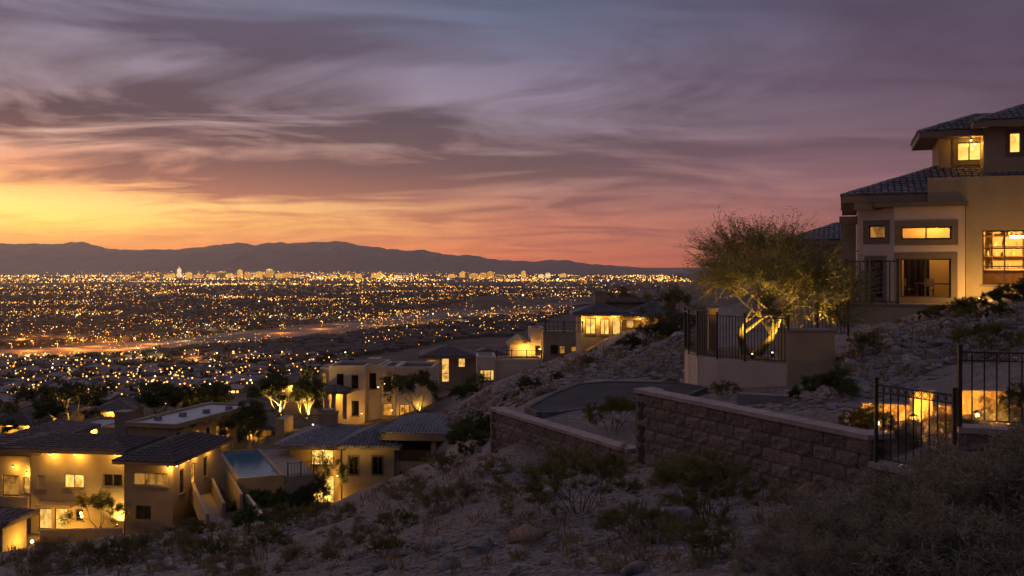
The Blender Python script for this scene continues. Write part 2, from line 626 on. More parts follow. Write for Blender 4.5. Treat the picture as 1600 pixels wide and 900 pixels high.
# ================================================================== terrain
# support points: bearing (px, py) and depth
CP = [(1600, 900, 6), (1200, 900, 7), (800, 900, 9.5), (400, 900, 14), (0, 900, 25), (-300, 900, 38), (1800, 900, 5), (1100, 1250, 3.0), (500, 1250, 4.2), (1700, 1150, 3.0),
      (1600, 745, 10.5), (1480, 752, 12.4), (1357, 772, 13.8), (1200, 756, 16.5), (990, 735, 19.2), (880, 722, 22), (770, 703, 25.2), (1300, 825, 9.5), (1000, 815, 12), (850, 790, 15),
      (700, 800, 18), (600, 840, 18), (640, 770, 26), (740, 715, 28), (690, 722, 33), (600, 755, 33), (530, 790, 31), (480, 806, 33), (300, 842, 36), (0, 864, 41), (200, 836, 45), (450, 812, 40), (-250, 880, 50),
      (450, 806, 60), (200, 850, 58), (0, 862, 60), (640, 790, 62), (702, 714, 50), (-250, 862, 66),
      (450, 792, 78), (620, 775, 78), (560, 790, 82), (0, 832, 69), (190, 832, 71), (300, 800, 74), (-250, 835, 80), (390, 790, 72), (440, 790, 72), (400, 745, 84), (100, 730, 100), (270, 740, 100),
      (500, 672, 104), (560, 664, 110), (660, 655, 98), (722, 640, 82), (690, 738, 72), (722, 682, 70), (740, 663, 52), (795, 642, 34), (850, 603, 60), (750, 606, 108), (850, 571, 104), (690, 612, 128),
      (880, 573, 80), (960, 541, 80), (1000, 548, 60), (1060, 563, 45), (1080, 522, 75), (950, 527, 97), (1080, 502, 110), (900, 560, 95), (1010, 600, 40),
      (700, 622, 160), (500, 650, 145), (200, 662, 160), (0, 664, 135), (-300, 670, 150), (900, 545, 170), (1050, 490, 190), (1200, 455, 200), (1500, 420, 150),
      (1250, 618, 23), (1150, 612, 29), (1060, 615, 31.5), (1350, 563, 28), (1330, 541, 36), (1480, 492, 40), (1600, 470, 36), (1800, 440, 36), (1600, 560, 22), (1450, 583, 24), (1300, 582, 29.5), (1300, 500, 46),
      (1430, 690, 15.6), (1390, 680, 16.6), (1530, 678, 14.6), (1640, 660, 14.5), (1330, 655, 18), (1200, 622, 27), (1600, 430, 60), (1800, 420, 60), (1300, 450, 70),
      (850, 668, 24.2), (960, 668, 22.5), (900, 643, 26.5), (860, 640, 27.3), (950, 601, 33), (1010, 605, 32), (1000, 636, 27), (1100, 640, 23.5), (1200, 655, 19.5), (1180, 470, 60)]


def ab(X, Y):
    Y = np.maximum(Y, 2.5)
    return np.clip(X / Y, -0.95, 0.95) * 2.2, np.log(Y)


_cx = np.array([P(*c) for c in CP])
_a, _b = ab(_cx[:, 0], _cx[:, 1])
_s = _cx[:, 2] / _cx[:, 1]


def _k(r2):
    return 0.5 * r2 * np.log(r2 + 1e-9)


_n = len(CP)
_K = _k((_a[:, None] - _a[None]) ** 2 + (_b[:, None] - _b[None]) ** 2) + np.eye(_n) * 2e-4
_T = np.c_[np.ones(_n), _a, _b]
_A = np.block([[_K, _T], [_T.T, np.zeros((3, 3))]])
_w = np.linalg.solve(_A, np.r_[_s, np.zeros(3)])

VY = np.array([0, 100, 180, 300, 500, 800, 1100, 1500, 2500, 4500, 9000, 15000, 90000.])
VZ = np.array([-20, -22, -30, -47, -70, -97, -113, -126, -138, -147, -157, -163, -170.])


def zvalley(X, Y):
    D = np.sqrt(X * X + Y * Y) * 0.4 + Y * 0.6
    z = np.interp(D, VY, VZ)
    # low dark desert knoll and gentle swells
    for kx, ky, sx, sy, h in ((-95, 3600, 130, 300, 26), (60, 3900, 260, 500, 15), (-350, 3300, 400, 260, 5)):
        z = z + h * np.exp(-((X - kx) / sx) ** 2 - ((Y - ky) / sy) ** 2)
    return z + fbm(X / 160.0, Y / 160.0, 3) * np.clip((Y - 200) / 600, 0, 1) * 2.0


def sstep(x, a, b):
    t = np.clip((x - a) / (b - a), 0, 1)
    return t * t * (3 - 2 * t)


def zground0(X, Y):
    X, Y = np.asarray(X, float), np.asarray(Y, float)
    sh = np.broadcast(X, Y).shape
    X, Y = np.broadcast_to(X, sh).ravel(), np.broadcast_to(Y, sh).ravel()
    z = np.empty(X.size)
    for i in range(0, X.size, 40000):
        x, y = X[i:i + 40000], Y[i:i + 40000]
        a, b = ab(x, np.clip(y, 2.5, 260))
        r2 = (a[:, None] - _a[None]) ** 2 + (b[:, None] - _b[None]) ** 2
        s = _k(r2) @ _w[:_n] + _w[_n] + a * _w[_n + 1] + b * _w[_n + 2]
        zn = np.clip(s * np.clip(y, 2.5, 260), -60, 12)
        # behind the camera the hillside simply carries on
        zn = np.where(y < 2.5, zn + (2.5 - np.maximum(y, -60)) * 0.06, zn)
        m = sstep(np.sqrt(x * x * 0.5 + y * y), 165, 330)
        m = np.where((x > 40) & (y < 200), m * (1 - sstep(x, 40, 90)), m)
        z[i:i + 40000] = zn * (1 - m) + zvalley(x, y) * m
    return z.reshape(sh)


def zground(X, Y):
    """ground with its small relief"""
    X, Y = np.asarray(X, float), np.asarray(Y, float)
    d = np.sqrt(X * X + Y * Y)
    f = np.clip(1 - d / 160, 0, 1)
    flat = sstep(d, 10, 30) * 0 + 1
    rel = fbm(X * 0.55, Y * 0.55, 4) * 0.16 + fbm(X * 2.7 + 5, Y * 2.7, 3) * 0.045
    g = (vnoise(X * 0.9 - Y * 0.35, Y * 0.28 + X * 0.1) - 0.5) * 0.10
    return zground0(X, Y) + (rel + g) * f * flat * (0.35 + 0.65 * sstep(d, 3, 12))


def gz(x, y):
    return float(zground(np.array([x]), np.array([y]))[0])


_ta, _tb = np.linspace(-.95, .95, 330), np.linspace(math.log(2.6), math.log(262), 420)
_TA, _TB = np.meshgrid(_ta, _tb, indexing='ij')
_TY = np.exp(_TB)
_TZ = zground0(_TA * _TY, _TY) / _TY


def zfast(X, Y):
    a = np.clip((X / Y + .95) / 1.9 * 329, 0, 328.999)
    b = np.clip((np.log(Y) - _tb[0]) / (_tb[-1] - _tb[0]) * 419, 0, 418.999)
    i, j = a.astype(int), b.astype(int)
    fa, fb = a - i, b - j
    return Y * ((_TZ[i, j] * (1 - fa) + _TZ[i + 1, j] * fa) * (1 - fb) + (_TZ[i, j + 1] * (1 - fa) + _TZ[i + 1, j + 1] * fa) * fb)


# one sheet: bearings finer in front, depths growing geometrically out to the horizon
th = np.concatenate([np.linspace(-180, -38, 36)[:-1], np.linspace(-38, -30, 14)[:-1], np.linspace(-30, 30, 420)[:-1], np.linspace(30, 38, 14)[:-1], np.linspace(38, 180, 36)[:-1]])
rad = np.concatenate([[0.4, 1.0, 1.8], np.geomspace(2.6, 60, 260)[:-1], np.geomspace(60, 300, 120)[:-1], np.geomspace(300, 80000, 120)])
TH, RD = np.meshgrid(np.radians(th), rad, indexing='ij')
GX, GY = RD * np.sin(TH), RD * np.cos(TH)
GZ = zground(GX, GY)
nt_, nr_ = GX.shape
idx = np.arange(nt_ * nr_).reshape(nt_, nr_)
i2 = np.roll(idx, -1, axis=0)
fc = np.stack([idx[:, :-1], idx[:, 1:], i2[:, 1:], i2[:, :-1]], -1).reshape(-1, 4)[:, ::-1]

m, t = mat_new('desert_ground')
N_, L_ = t.nodes, t.links
o_ = N_.new('ShaderNodeOutputMaterial')
b_ = N_.new('ShaderNodeBsdfPrincipled')
b_.inputs['Roughness'].default_value = 0.95
b_.inputs['Specular IOR Level'].default_value = 0.15
L_.new(b_.outputs[0], o_.inputs[0])
tc_ = N_.new('ShaderNodeTexCoord')


def gn(scale, detail, rough=0.6):
    n = N_.new('ShaderNodeTexNoise')
    n.inputs['Scale'].default_value = scale
    n.inputs['Detail'].default_value = detail
    n.inputs['Roughness'].default_value = rough
    L_.new(tc_.outputs['Object'], n.inputs['Vector'])
    return n.outputs[0]


def gr(v, stops):
    r = N_.new('ShaderNodeValToRGB')
    e = r.color_ramp.elements
    e[0].position, e[0].color = stops[0][0], (*stops[0][1], 1)
    e[1].position, e[1].color = stops[-1][0], (*stops[-1][1], 1)
    for p_, c_ in stops[1:-1]:
        k = e.new(p_)
        k.color = (*c_, 1)
    L_.new(v, r.inputs[0])
    return r.outputs[0]


def gmix(f, a, b):
    n = N_.new('ShaderNodeMix')
    n.data_type = 'RGBA'
    if isinstance(f, float):
        n.inputs[0].default_value = f
    else:
        L_.new(f, n.inputs[0])
    for s, v in ((n.inputs[6], a), (n.inputs[7], b)):
        if isinstance(v, tuple):
            s.default_value = v
        else:
            L_.new(v, s)
    return n.outputs[2]


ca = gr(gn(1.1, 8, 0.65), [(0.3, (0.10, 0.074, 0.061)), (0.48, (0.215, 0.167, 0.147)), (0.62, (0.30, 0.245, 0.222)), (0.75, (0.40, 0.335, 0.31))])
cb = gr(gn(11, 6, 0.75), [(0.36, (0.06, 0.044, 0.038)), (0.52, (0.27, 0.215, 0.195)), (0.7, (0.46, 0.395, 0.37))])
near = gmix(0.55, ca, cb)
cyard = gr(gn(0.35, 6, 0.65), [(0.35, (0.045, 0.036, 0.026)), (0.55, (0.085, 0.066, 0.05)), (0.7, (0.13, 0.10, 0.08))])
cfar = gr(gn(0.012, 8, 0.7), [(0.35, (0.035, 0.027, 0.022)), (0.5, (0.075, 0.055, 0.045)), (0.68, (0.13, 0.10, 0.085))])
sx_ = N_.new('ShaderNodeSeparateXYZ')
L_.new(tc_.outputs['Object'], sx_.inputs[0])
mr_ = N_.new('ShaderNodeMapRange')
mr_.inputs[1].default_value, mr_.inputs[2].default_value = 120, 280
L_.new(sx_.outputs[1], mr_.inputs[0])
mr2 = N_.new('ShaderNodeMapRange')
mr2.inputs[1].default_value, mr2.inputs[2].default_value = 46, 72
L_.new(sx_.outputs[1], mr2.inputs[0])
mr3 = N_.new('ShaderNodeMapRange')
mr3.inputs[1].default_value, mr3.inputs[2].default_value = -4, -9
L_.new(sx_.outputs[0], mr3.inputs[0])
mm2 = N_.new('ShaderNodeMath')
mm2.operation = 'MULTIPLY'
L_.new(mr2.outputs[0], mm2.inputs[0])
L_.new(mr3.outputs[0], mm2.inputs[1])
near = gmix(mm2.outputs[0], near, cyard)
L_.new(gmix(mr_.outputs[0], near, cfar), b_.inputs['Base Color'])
bp_ = N_.new('ShaderNodeBump')
bp_.inputs['Strength'].default_value = 1.0
bp_.inputs['Distance'].default_value = 0.12
L_.new(gn(9, 8, 0.7), bp_.inputs['Height'])
L_.new(bp_.outputs[0], b_.inputs['Normal'])
mt['ground'] = m
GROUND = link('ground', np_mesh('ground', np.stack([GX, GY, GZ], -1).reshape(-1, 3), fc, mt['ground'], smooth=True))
tag(GROUND, 'stony desert hillside falling away to the dark valley floor', None, kind='structure')

# ------------------------------------------------------------------ mountains beyond the city
RID = [(-1500, 410), (-900, 392), (-500, 384), (-200, 388), (-90, 381), (0, 384), (15, 385), (30, 382), (60, 380), (80, 382), (108, 379), (130, 378), (150, 383), (165, 388), (200, 391), (235, 389), (280, 390), (320, 385), (345, 383),
       (370, 379), (400, 383), (430, 379), (460, 380), (490, 378), (508, 379), (520, 376), (540, 379), (560, 382), (600, 388), (620, 389), (635, 392), (650, 390), (665, 390), (690, 397), (720, 399), (740, 399), (770, 404),
       (800, 407), (830, 409), (850, 407), (870, 406), (885, 407), (900, 410), (930, 413), (960, 415), (1010, 419), (1045, 424), (1100, 428), (1200, 431), (1600, 430), (2400, 428)]
rx = np.array([r[0] for r in RID], float)
rz = np.array([(HOR - r[1]) for r in RID], float)
nu, nv = 1500, 34
pxs = np.linspace(-1400, 2300, nu)
base_y, ridge_y = 19000.0, 26500.0
vv = np.concatenate([np.linspace(-0.25, 0, 8), np.linspace(0, 1, 27)[1:]])
PX, VV = np.meshgrid(pxs, vv, indexing='ij')
ridge = np.interp(PX, rx, rz) + fbm(PX / 11.0, PX * 0, 5, .6) * 2.4
YY = ridge_y - (ridge_y - base_y) * VV
YY = np.where(VV < 0, ridge_y - 9000 * VV, YY)
XX = (PX - 800) / F_PX * ridge_y
ZR = ridge / F_PX * ridge_y + 165
prof = np.where(VV > 0, (1 - VV) ** 1.25, 1 + VV * 3.6)
spur = fbm(XX / 900.0 + fbm(XX / 3000, YY / 3000, 2), YY / 3800.0, 5, 0.55)
ZZ = -175 + (ZR + 10) * np.clip(prof * (1 + 0.55 * spur * np.clip(VV * 4, 0, 1) * (VV > 0)), 0, 1.0 - 0.03 * (np.abs(VV) > 1e-6))
mi = np.arange(nu * nv).reshape(nu, nv)
mf = np.stack([mi[:-1, :-1], mi[1:, :-1], mi[1:, 1:], mi[:-1, 1:]], -1).reshape(-1, 4)
mt['mountain'] = surf('mountain_rock', (0.16, 0.12, 0.11), (0.10, 0.08, 0.075), 0.0012, 0.95, detail=8)
mo = link('mountain_range', np_mesh('mountain_range', np.stack([XX, YY, ZZ], -1).reshape(-1, 3), mf, mt['mountain'], smooth=True))
tag(mo, 'long dark mountain range behind the lit city', None, kind='structure')


# ================================================================== building kit
class Fr:
    """local frame of a building: u along its front, v into it, z up"""

    def __init__(self, px, py, Y, deg=0.0):
        self.o = P(px, py, Y)
        self.rz = R(deg)
        self.ex = Vector((math.cos(self.rz), math.sin(self.rz), 0))
        self.ey = Vector((-math.sin(self.rz), math.cos(self.rz), 0))

    def u(self, px, v=0.0):
        k = (px - 800) / F_PX
        return (k * (self.o.y + v * self.ey.y) - self.o.x - v * self.ey.x) / (self.ex.x - k * self.ex.y)

    def v(self, px, u):
        k = (px - 800) / F_PX
        return (k * (self.o.y + u * self.ex.y) - self.o.x - u * self.ex.x) / (self.ey.x - k * self.ey.y)

    def z(self, py, u, v=0.0):
        return (HOR - py) / F_PX * (self.o.y + u * self.ex.y + v * self.ey.y) - self.o.z

    def pt(self, px, py, v=0.0):
        u = self.u(px, v)
        return Vector((u, v, self.z(py, u, v)))

    def root(self, name, label, cat, group=None):
        return thing(name, label, cat, self.o, self.rz, group)

    def world(self, u, v, z):
        return self.o + self.ex * u + self.ey * v + Vector((0, 0, z))


def panel(mb, o, e, n, w, h, holes, rev=0.14):
    """one wall face with openings; n points into the building"""
    o, e, n = Vector(o), Vector(e), Vector(n)
    up = Vector((0, 0, 1))
    xs = sorted({0.0, w, *[min(max(q, 0), w) for hl in holes for q in hl[:2]]})
    zs = sorted({0.0, h, *[min(max(q, 0), h) for hl in holes for q in hl[2:4]]})
    for i in range(len(xs) - 1):
        for j in range(len(zs) - 1):
            cx_, cz_ = (xs[i] + xs[i + 1]) / 2, (zs[j] + zs[j + 1]) / 2
            if any(hl[0] < cx_ < hl[1] and hl[2] < cz_ < hl[3] for hl in holes):
                continue
            a = o + e * xs[i] + up * zs[j]
            b = o + e * xs[i + 1] + up * zs[j]
            mb.quad(a, b, b + up * (zs[j + 1] - zs[j]), a + up * (zs[j + 1] - zs[j]))
    for hl in holes:
        a, b = o + e * hl[0] + up * hl[2], o + e * hl[1] + up * hl[2]
        c, d = o + e * hl[1] + up * hl[3], o + e * hl[0] + up * hl[3]
        q = n * rev
        mb.quad(a, b, b + q, a + q)
        mb.quad(b, c, c + q, b + q)
        mb.quad(c, d, d + q, c + q)
        mb.quad(d, a, a + q, d + q)


def window(parent, o, e, n, x0, x1, z0, z1, kind='dark', nx=1, ny=1, fm='frame', trim=0.0, sill=True, rev=0.14):
    o, e, n = Vector(o), Vector(e), Vector(n)
    up = Vector((0, 0, 1))
    t = min(0.07, (x1 - x0) * 0.1)
    mb = MB()
    b = o + n * (rev * 0.55)
    for (a0, c0, a1, c1) in ((x0, z0, x0 + t, z1), (x1 - t, z0, x1, z1), (x0 + t, z0, x1 - t, z0 + t), (x0 + t, z1 - t, x1 - t, z1)):
        mb.obox(b + e * a0 + up * c0, e, n, up, a1 - a0, 0.06, c1 - c0)
    for i in range(1, nx):
        x = x0 + (x1 - x0) * i / nx
        mb.obox(b + e * (x - t * 0.45) + up * (z0 + t), e, n, up, t * 0.9, 0.055, z1 - z0 - 2 * t)
    for j in range(1, ny):
        z = z0 + (z1 - z0) * j / ny
        mb.obox(b + e * (x0 + t) + up * (z - t * 0.4) + n * 0.004, e, n, up, x1 - x0 - 2 * t, 0.045, t * 0.8)
    w = mb.build('window', mt[fm], parent)
    pm = MB()
    q = b + n * 0.03
    pm.quad(q + e * x0 + up * z0, q + e * x1 + up * z0, q + e * x1 + up * z1, q + e * x0 + up * z1)
    mk = {'dark': 'darkglass'}.get(kind, kind)
    pm.build('pane', mt[mk], w)
    if trim > 0:
        tm = MB()
        s = o - n * 0.04
        for (a0, c0, a1, c1) in ((x0 - trim, z0 - trim, x0, z1 + trim), (x1, z0 - trim, x1 + trim, z1 + trim), (x0, z0 - trim, x1, z0), (x0, z1, x1, z1 + trim)):
            tm.obox(s + e * a0 + up * c0, e, n, up, a1 - a0, 0.05, c1 - c0)
        tm.build('trim', mt['trim'], w)
    elif sill:
        sm = MB()
        sm.obox(o - n * 0.06 + e * (x0 - 0.1) + up * (z0 - 0.1), e, n, up, x1 - x0 + 0.2, 0.1, 0.1)
        sm.build('sill', mt['fascia'], w)
    return w


def volume(F, root, px0, px1, pyt, pyb, v, depth, mat='stucco', wins=(), swins=(), name='wall', skirt=0.0, top=None, cap=True):
    """a walled block whose front runs from px0 to px1; window tuples are in photo pixels"""
    u0, u1 = F.u(px0, v), F.u(px1, v)
    um = (u0 + u1) / 2
    z1 = F.z(pyt, um, v)
    z0 = F.z(pyb, um, v) - skirt
    mb = MB()
    o = Vector((u0, v, z0))
    e, n = Vector((1, 0, 0)), Vector((0, 1, 0))
    holes = []
    ws = []
    for wdef in wins:
        a, b, c, d, kind = wdef[:5]
        ua, ub = F.u(a, v) - u0, F.u(b, v) - u0
        za, zb = F.z(d, um, v) - z0, F.z(c, um, v) - z0
        holes.append((ua, ub, za, zb))
        ws.append((ua, ub, za, zb, kind, *wdef[5:]))
    panel(mb, o, e, n, u1 - u0, z1 - z0, holes)
    sides = {'L': (Vector((u0, v + depth, z0)), Vector((0, -1, 0)), Vector((1, 0, 0)), u0), 'R': (Vector((u1, v, z0)), Vector((0, 1, 0)), Vector((-1, 0, 0)), u1)}
    sw = []
    for sd_, (so, se, sn, su) in sides.items():
        hs = []
        for s in swins:
            if s[0] != sd_:
                continue
            a, b, c, d, kind = s[1:6]
            va, vb = F.v(a, su), F.v(b, su)
            if sd_ == 'L':
                xa, xb = sorted((v + depth - va, v + depth - vb))
            else:
                xa, xb = sorted((va - v, vb - v))
            xa, xb = max(xa, 0.1), min(xb, depth - 0.1)
            if xb - xa < 0.15:
                continue
            vm_ = (va + vb) / 2
            za, zb = F.z(d, su, vm_) - z0, F.z(c, su, vm_) - z0
            hs.append((xa, xb, za, zb))
            sw.append((so, se, sn, xa, xb, za, zb, kind, *s[6:]))
        panel(mb, so, se, sn, depth, z1 - z0, hs)
    panel(mb, Vector((u1, v + depth, z0)), Vector((-1, 0, 0)), Vector((0, -1, 0)), u1 - u0, z1 - z0, [])
    if cap:
        mb.quad((u0, v, z1), (u1, v, z1), (u1, v + depth, z1), (u0, v + depth, z1))
    mb.build(name, mt[mat], root)
    for q in ws:
        window(root, o, e, n, *q)
    for q in sw:
        window(root, *q[:3], *q[3:])
    return u0, u1, z0, z1


def tile_mesh(name='roof_tile', w=0.30, L=0.44, mat=None):
    v, f = [], []
    k = 4
    for end, (yy, zz, sc) in enumerate(((0.0, 0.055, 1.0), (L, 0.008, 0.86))):
        for i in range(k + 1):
            a = math.pi * i / k
            v.append((-math.cos(a) * w * 0.5 * sc, yy, math.sin(a) * 0.085 * sc + zz - 0.02))
    for i in range(k):
        f.append((i, i + 1, k + 2 + i, k + 1 + i))
    c = len(v)
    v.append((0, 0.0, 0.0))
    for i in range(k):
        f.append((i + 1, i, c))
    return v, f


TV, TF = tile_mesh()
TVn = np.array(TV)


def tiles_on(A, B, C, D, mat, parent, single=False, exp=0.38, w=0.30, name='roof_tile', budget=[300]):
    """barrel tiles over the slope A-B (eave) to D-C (ridge)"""
    A, B, C, D = (Vector(p) for p in (A, B, C, D))
    e = (B - A)
    Lw = e.length
    e.normalize()
    s = (D - A) - e * (D - A).dot(e)
    H = s.length
    if H < 0.2:
        return
    s.normalize()
    n = e.cross(s).normalized()
    lD, rC = (D - A).dot(e), (C - A).dot(e)
    rows = max(1, int(round(H / exp)))
    sh = None
    V, Fa = [], []
    base = 0
    for j in range(rows):
        t = (j + 0.0) * H / rows
        tm = min((j + 0.6) / rows, 1)
        l, r = lD * tm, Lw + (rC - Lw) * tm
        i0, i1 = math.ceil((l + 0.05) / w - 0.5), math.floor((r - 0.05) / w - 0.5)
        for i in range(i0, i1 + 1):
            x = (i + 0.5) * w
            p = A + e * x + s * (t - 0.02) + n * 0.015
            jz = random.uniform(-0.012, 0.012)
            if single and budget[0] > 0:
                budget[0] -= 1
                if sh is None:
                    sh = bpy.data.meshes.new(name)
                    sh.from_pydata(TV, [], TF)
                    sh.materials.append(mat)
                ob = link(name, sh, parent)
                M4 = Matrix((e, s, n)).transposed().to_4x4()
                M4.translation = p + n * (jz + 0.012) + e * jz
                ob.matrix_local = M4
            else:
                q = TVn[:, 0:1] * np.array(e) + TVn[:, 1:2] * np.array(s) + TVn[:, 2:3] * np.array(n) + np.array(p + n * (jz + 0.012) + e * jz)
                V += q.tolist()
                Fa += [tuple(a + base for a in f) for f in TF]
                base += len(TV)
    if V:
        me = bpy.data.meshes.new(name + 's')
        me.from_pydata(V, [], Fa)
        me.materials.append(mat)
        ob = link('tile_field', me, parent)
        ob['kind'] = 'stuff'


def ridge_caps(mb, a, b, step=0.34):
    a, b = Vector(a), Vector(b)
    d = b - a
    L = d.length
    if L < 0.3:
        return
    d.normalize()
    sd_ = d.cross(Vector((0, 0, 1))).normalized()
    up = sd_.cross(d)
    k = max(1, int(L / step))
    for i in range(k):
        p = a + d * (L * i / k)
        q = [p + sd_ * x + up * z for x, z in ((-.15, -.03), (-.10, .07), (0, .11), (.10, .07), (.15, -.03))]
        p2 = a + d * (L * (i + 1.12) / k)
        q2 = [p2 + sd_ * x * .85 + up * (z * .85 - .01) for x, z in ((-.15, -.03), (-.10, .07), (0, .11), (.10, .07), (.15, -.03))]
        mb.add(q + q2, [(0, 1, 6, 5), (1, 2, 7, 6), (2, 3, 8, 7), (3, 4, 9, 8), (0, 4, 3, 2, 1)])


def hip(root, u0, u1, v0, v1, ze, pitch=20.0, over=0.6, mat='tile', fasc=0.22, single=(), rise=None, tiles='FRLB', name='roof', ridge=None):
    """hipped tile roof over a rectangle, with soffit, fascia, tiles and ridge caps"""
    u0, u1, v0, v1 = u0 - over, u1 + over, v0 - over, v1 + over
    w, d = u1 - u0, v1 - v0
    hs = min(w, d) / 2
    h = rise if rise is not None else hs * math.tan(R(pitch))
    if w >= d:
        r0, r1 = Vector((u0 + hs, (v0 + v1) / 2, ze + h)), Vector((u1 - hs, (v0 + v1) / 2, ze + h))
        cr = {'F': (r1, r0), 'R': (r1, r1), 'B': (r0, r1), 'L': (r0, r0)}
    else:
        r0, r1 = Vector(((u0 + u1) / 2, v0 + hs, ze + h)), Vector(((u0 + u1) / 2, v1 - hs, ze + h))
        cr = {'F': (r0, r0), 'R': (r1, r0), 'B': (r1, r1), 'L': (r0, r1)}
    c = [Vector((u0, v0, ze)), Vector((u1, v0, ze)), Vector((u1, v1, ze)), Vector((u0, v1, ze))]
    ev = {'F': (c[0], c[1]), 'R': (c[1], c[2]), 'B': (c[2], c[3]), 'L': (c[3], c[0])}
    mb = MB()
    for k in 'FRBL':
        A, B = ev[k]
        C, D = cr[k]
        mb.add([A, B, C, D] if (C - D).length > 1e-4 else [A, B, C], [(0, 1, 2, 3)] if (C - D).length > 1e-4 else [(0, 1, 2)])
    rf = mb.build(name, mt[mat], root)
    fm = MB()
    z0 = ze - fasc
    i_ = 0.10
    for (a, b) in ((c[0], c[1]), (c[1], c[2]), (c[2], c[3]), (c[3], c[0])):
        dn = Vector((0, 0, -fasc))
        fm.quad(a + dn, b + dn, b, a)
    fm.quad(c[3] + Vector((0, 0, -fasc)), c[2] + Vector((0, 0, -fasc)), c[1] + Vector((0, 0, -fasc)), c[0] + Vector((0, 0, -fasc)))
    fm.build('fascia', mt['fascia'], root)
    for k in tiles:
        A, B = ev[k]
        C, D = cr[k]
        tiles_on(A, B, C, D, mt[mat], rf, single=k in single)
    rc = MB()
    ridge_caps(rc, r0, r1)
    for a, b in ((c[0], r0), (c[3], r0 if w >= d else r1), (c[1], r1 if w >= d else r0), (c[2], r1)):
        ridge_caps(rc, a, b)
    ob = rc.build('ridge_caps', mt[mat], rf)
    ob['kind'] = 'stuff'
    return rf, r0, r1


def flat_roof(root, u0, u1, v0, v1, z, parapet=0.35, mat='stucco', th=0.25, floor='flatroof'):
    mb = MB()
    z += 0.02
    mb.quad((u0 + th, v0 + th, z), (u1 - th, v0 + th, z), (u1 - th, v1 - th, z), (u0 + th, v1 - th, z))
    mb.build('roof', mt[floor], root)
    pm = MB()
    o = 0.03
    pm.box(u0 - o, v0 - o, z - 0.15, u1 + o, v0 + th, z + parapet)
    pm.box(u0 - o, v1 - th, z - 0.15, u1 + o, v1 + o, z + parapet)
    pm.box(u0 - o, v0 + th, z - 0.15, u0 + th, v1 - th, z + parapet)
    pm.box(u1 - th, v0 + th, z - 0.15, u1 + o, v1 - th, z + parapet)
    pm.build('parapet', mt[mat], root)


def eave_lamp(root, p, power=22.0, down=True, color=WARM, r=0.07):
    """small can light: dark shade with a glowing bulb, and its light"""
    p = Vector(p)
    mb = MB()
    mb.tube(p + Vector((0, 0, 0.10)), p + Vector((0, 0, -0.02)), r * 0.7, r * 1.3, 8)
    sh = mb.build('lamp', mt['lampmetal'], root)
    b = MB()
    b.ball(p + Vector((0, 0, -0.05)), r)
    b.build('bulb', mt['bulb'], sh)
    lamp_light('lamp_light', root, p + Vector((0, 0, -0.16)), power, color, 0.05)


# ------------------------------------------------------------------ railings
def railing(name, label, cat, pts, h, spacing=0.11, post_every=2.2, mat='iron', r=0.011, ring=False, group=None, gap=0.08, bottoms=None, posts=True, rails=(0.0, 1.0)):
    """pts: points along the foot of the railing; every post, rail and picket is its own part"""
    root = thing(name, label, cat, pts[0], 0, group)
    o = Vector(pts[0])
    up = Vector((0, 0, 1))
    pk = MB()
    pk.tube((0, 0, 0), (0, 0, 1), r, r, 5)
    pkm = pk.mesh('picket', mt[mat])
    pm = MB()
    pm.box(-r * 2.4, -r * 2.4, 0, r * 2.4, r * 2.4, 1)
    pm.box(-r * 3, -r * 3, 1, r * 3, r * 3, 1.03)
    pmm = pm.mesh('post', mt[mat])
    for a, b in zip(pts[:-1], pts[1:]):
        a, b = Vector(a) - o, Vector(b) - o
        d = b - a
        L = Vector((d.x, d.y, 0)).length
        for fr in rails:
            rm = MB()
            z = gap + fr * (h - gap - 0.03)
            rm.tube(a + up * z, b + up * z, r * 1.5, r * 1.5, 4)
            rm.build('rail', mt[mat], root)
        if ring:
            rm = MB()
            rm.tube(a + up * (h - 0.14), b + up * (h - 0.14), r * 1.2, r * 1.2, 4)
            rm.build('rail', mt[mat], root)
        k = max(1, int(round(L / spacing)))
        dn = d.normalized()
        for i in range(1, k):
            p = a + d * (i / k)
            ob = link('picket', pkm, root, p + up * gap)
            ob.scale = (1, 1, h - gap - 0.03)
            if ring and i % 1 == 0:
                cm = MB()
                cc = p + d * (0.5 / k) + up * (h - 0.085)
                rr_ = min(0.045, L / k * 0.42)
                for q in range(8):
                    q0, q1 = q * math.pi / 4, (q + 1) * math.pi / 4
                    cm.tube(cc + dn * (rr_ * math.cos(q0)) + up * (rr_ * math.sin(q0)), cc + dn * (rr_ * math.cos(q1)) + up * (rr_ * math.sin(q1)), r * 0.55, None, 4, False)
                cm.build('ring', mt[mat], root)
        if posts:
            kk = max(1, int(round(L / post_every)))
            for i in range(kk + 1):
                if i == 0 and a.length > 1e-6 and (Vector(pts[0]) - o - a).length > 1e-6:
                    continue
                ob = link('post', pmm, root, a + d * (i / kk))
                ob.scale = (1, 1, h + 0.04)
    return root


# ================================================================== the near hillside: walls, railings, planter
mt['block'] = surf('split_face_block', (0.215, 0.16, 0.12), (0.305, 0.235, 0.18), 9, 0.95, 0.9, 38, c3=(0.16, 0.118, 0.09), rand=0.22)
mt['cap'] = surf('cap_stone', (0.38, 0.29, 0.255), (0.29, 0.22, 0.195), 5, 0.9, 0.4, 40, rand=0.1)
mt['joint'] = surf('joint', (0.05, 0.035, 0.03), None, 5, 0.95)
mt['asphalt'] = surf('asphalt', (0.035, 0.029, 0.033), (0.07, 0.058, 0.063), 1.2, 0.9, 0.5, 60)
mt['concrete'] = surf('concrete', (0.26, 0.21, 0.19), (0.19, 0.155, 0.14), 2, 0.9, 0.3, 40)

mt['kerb'] = surf('kerb_concrete', (0.15, 0.12, 0.11), (0.1, 0.08, 0.075), 2, 0.9, 0.3, 40)

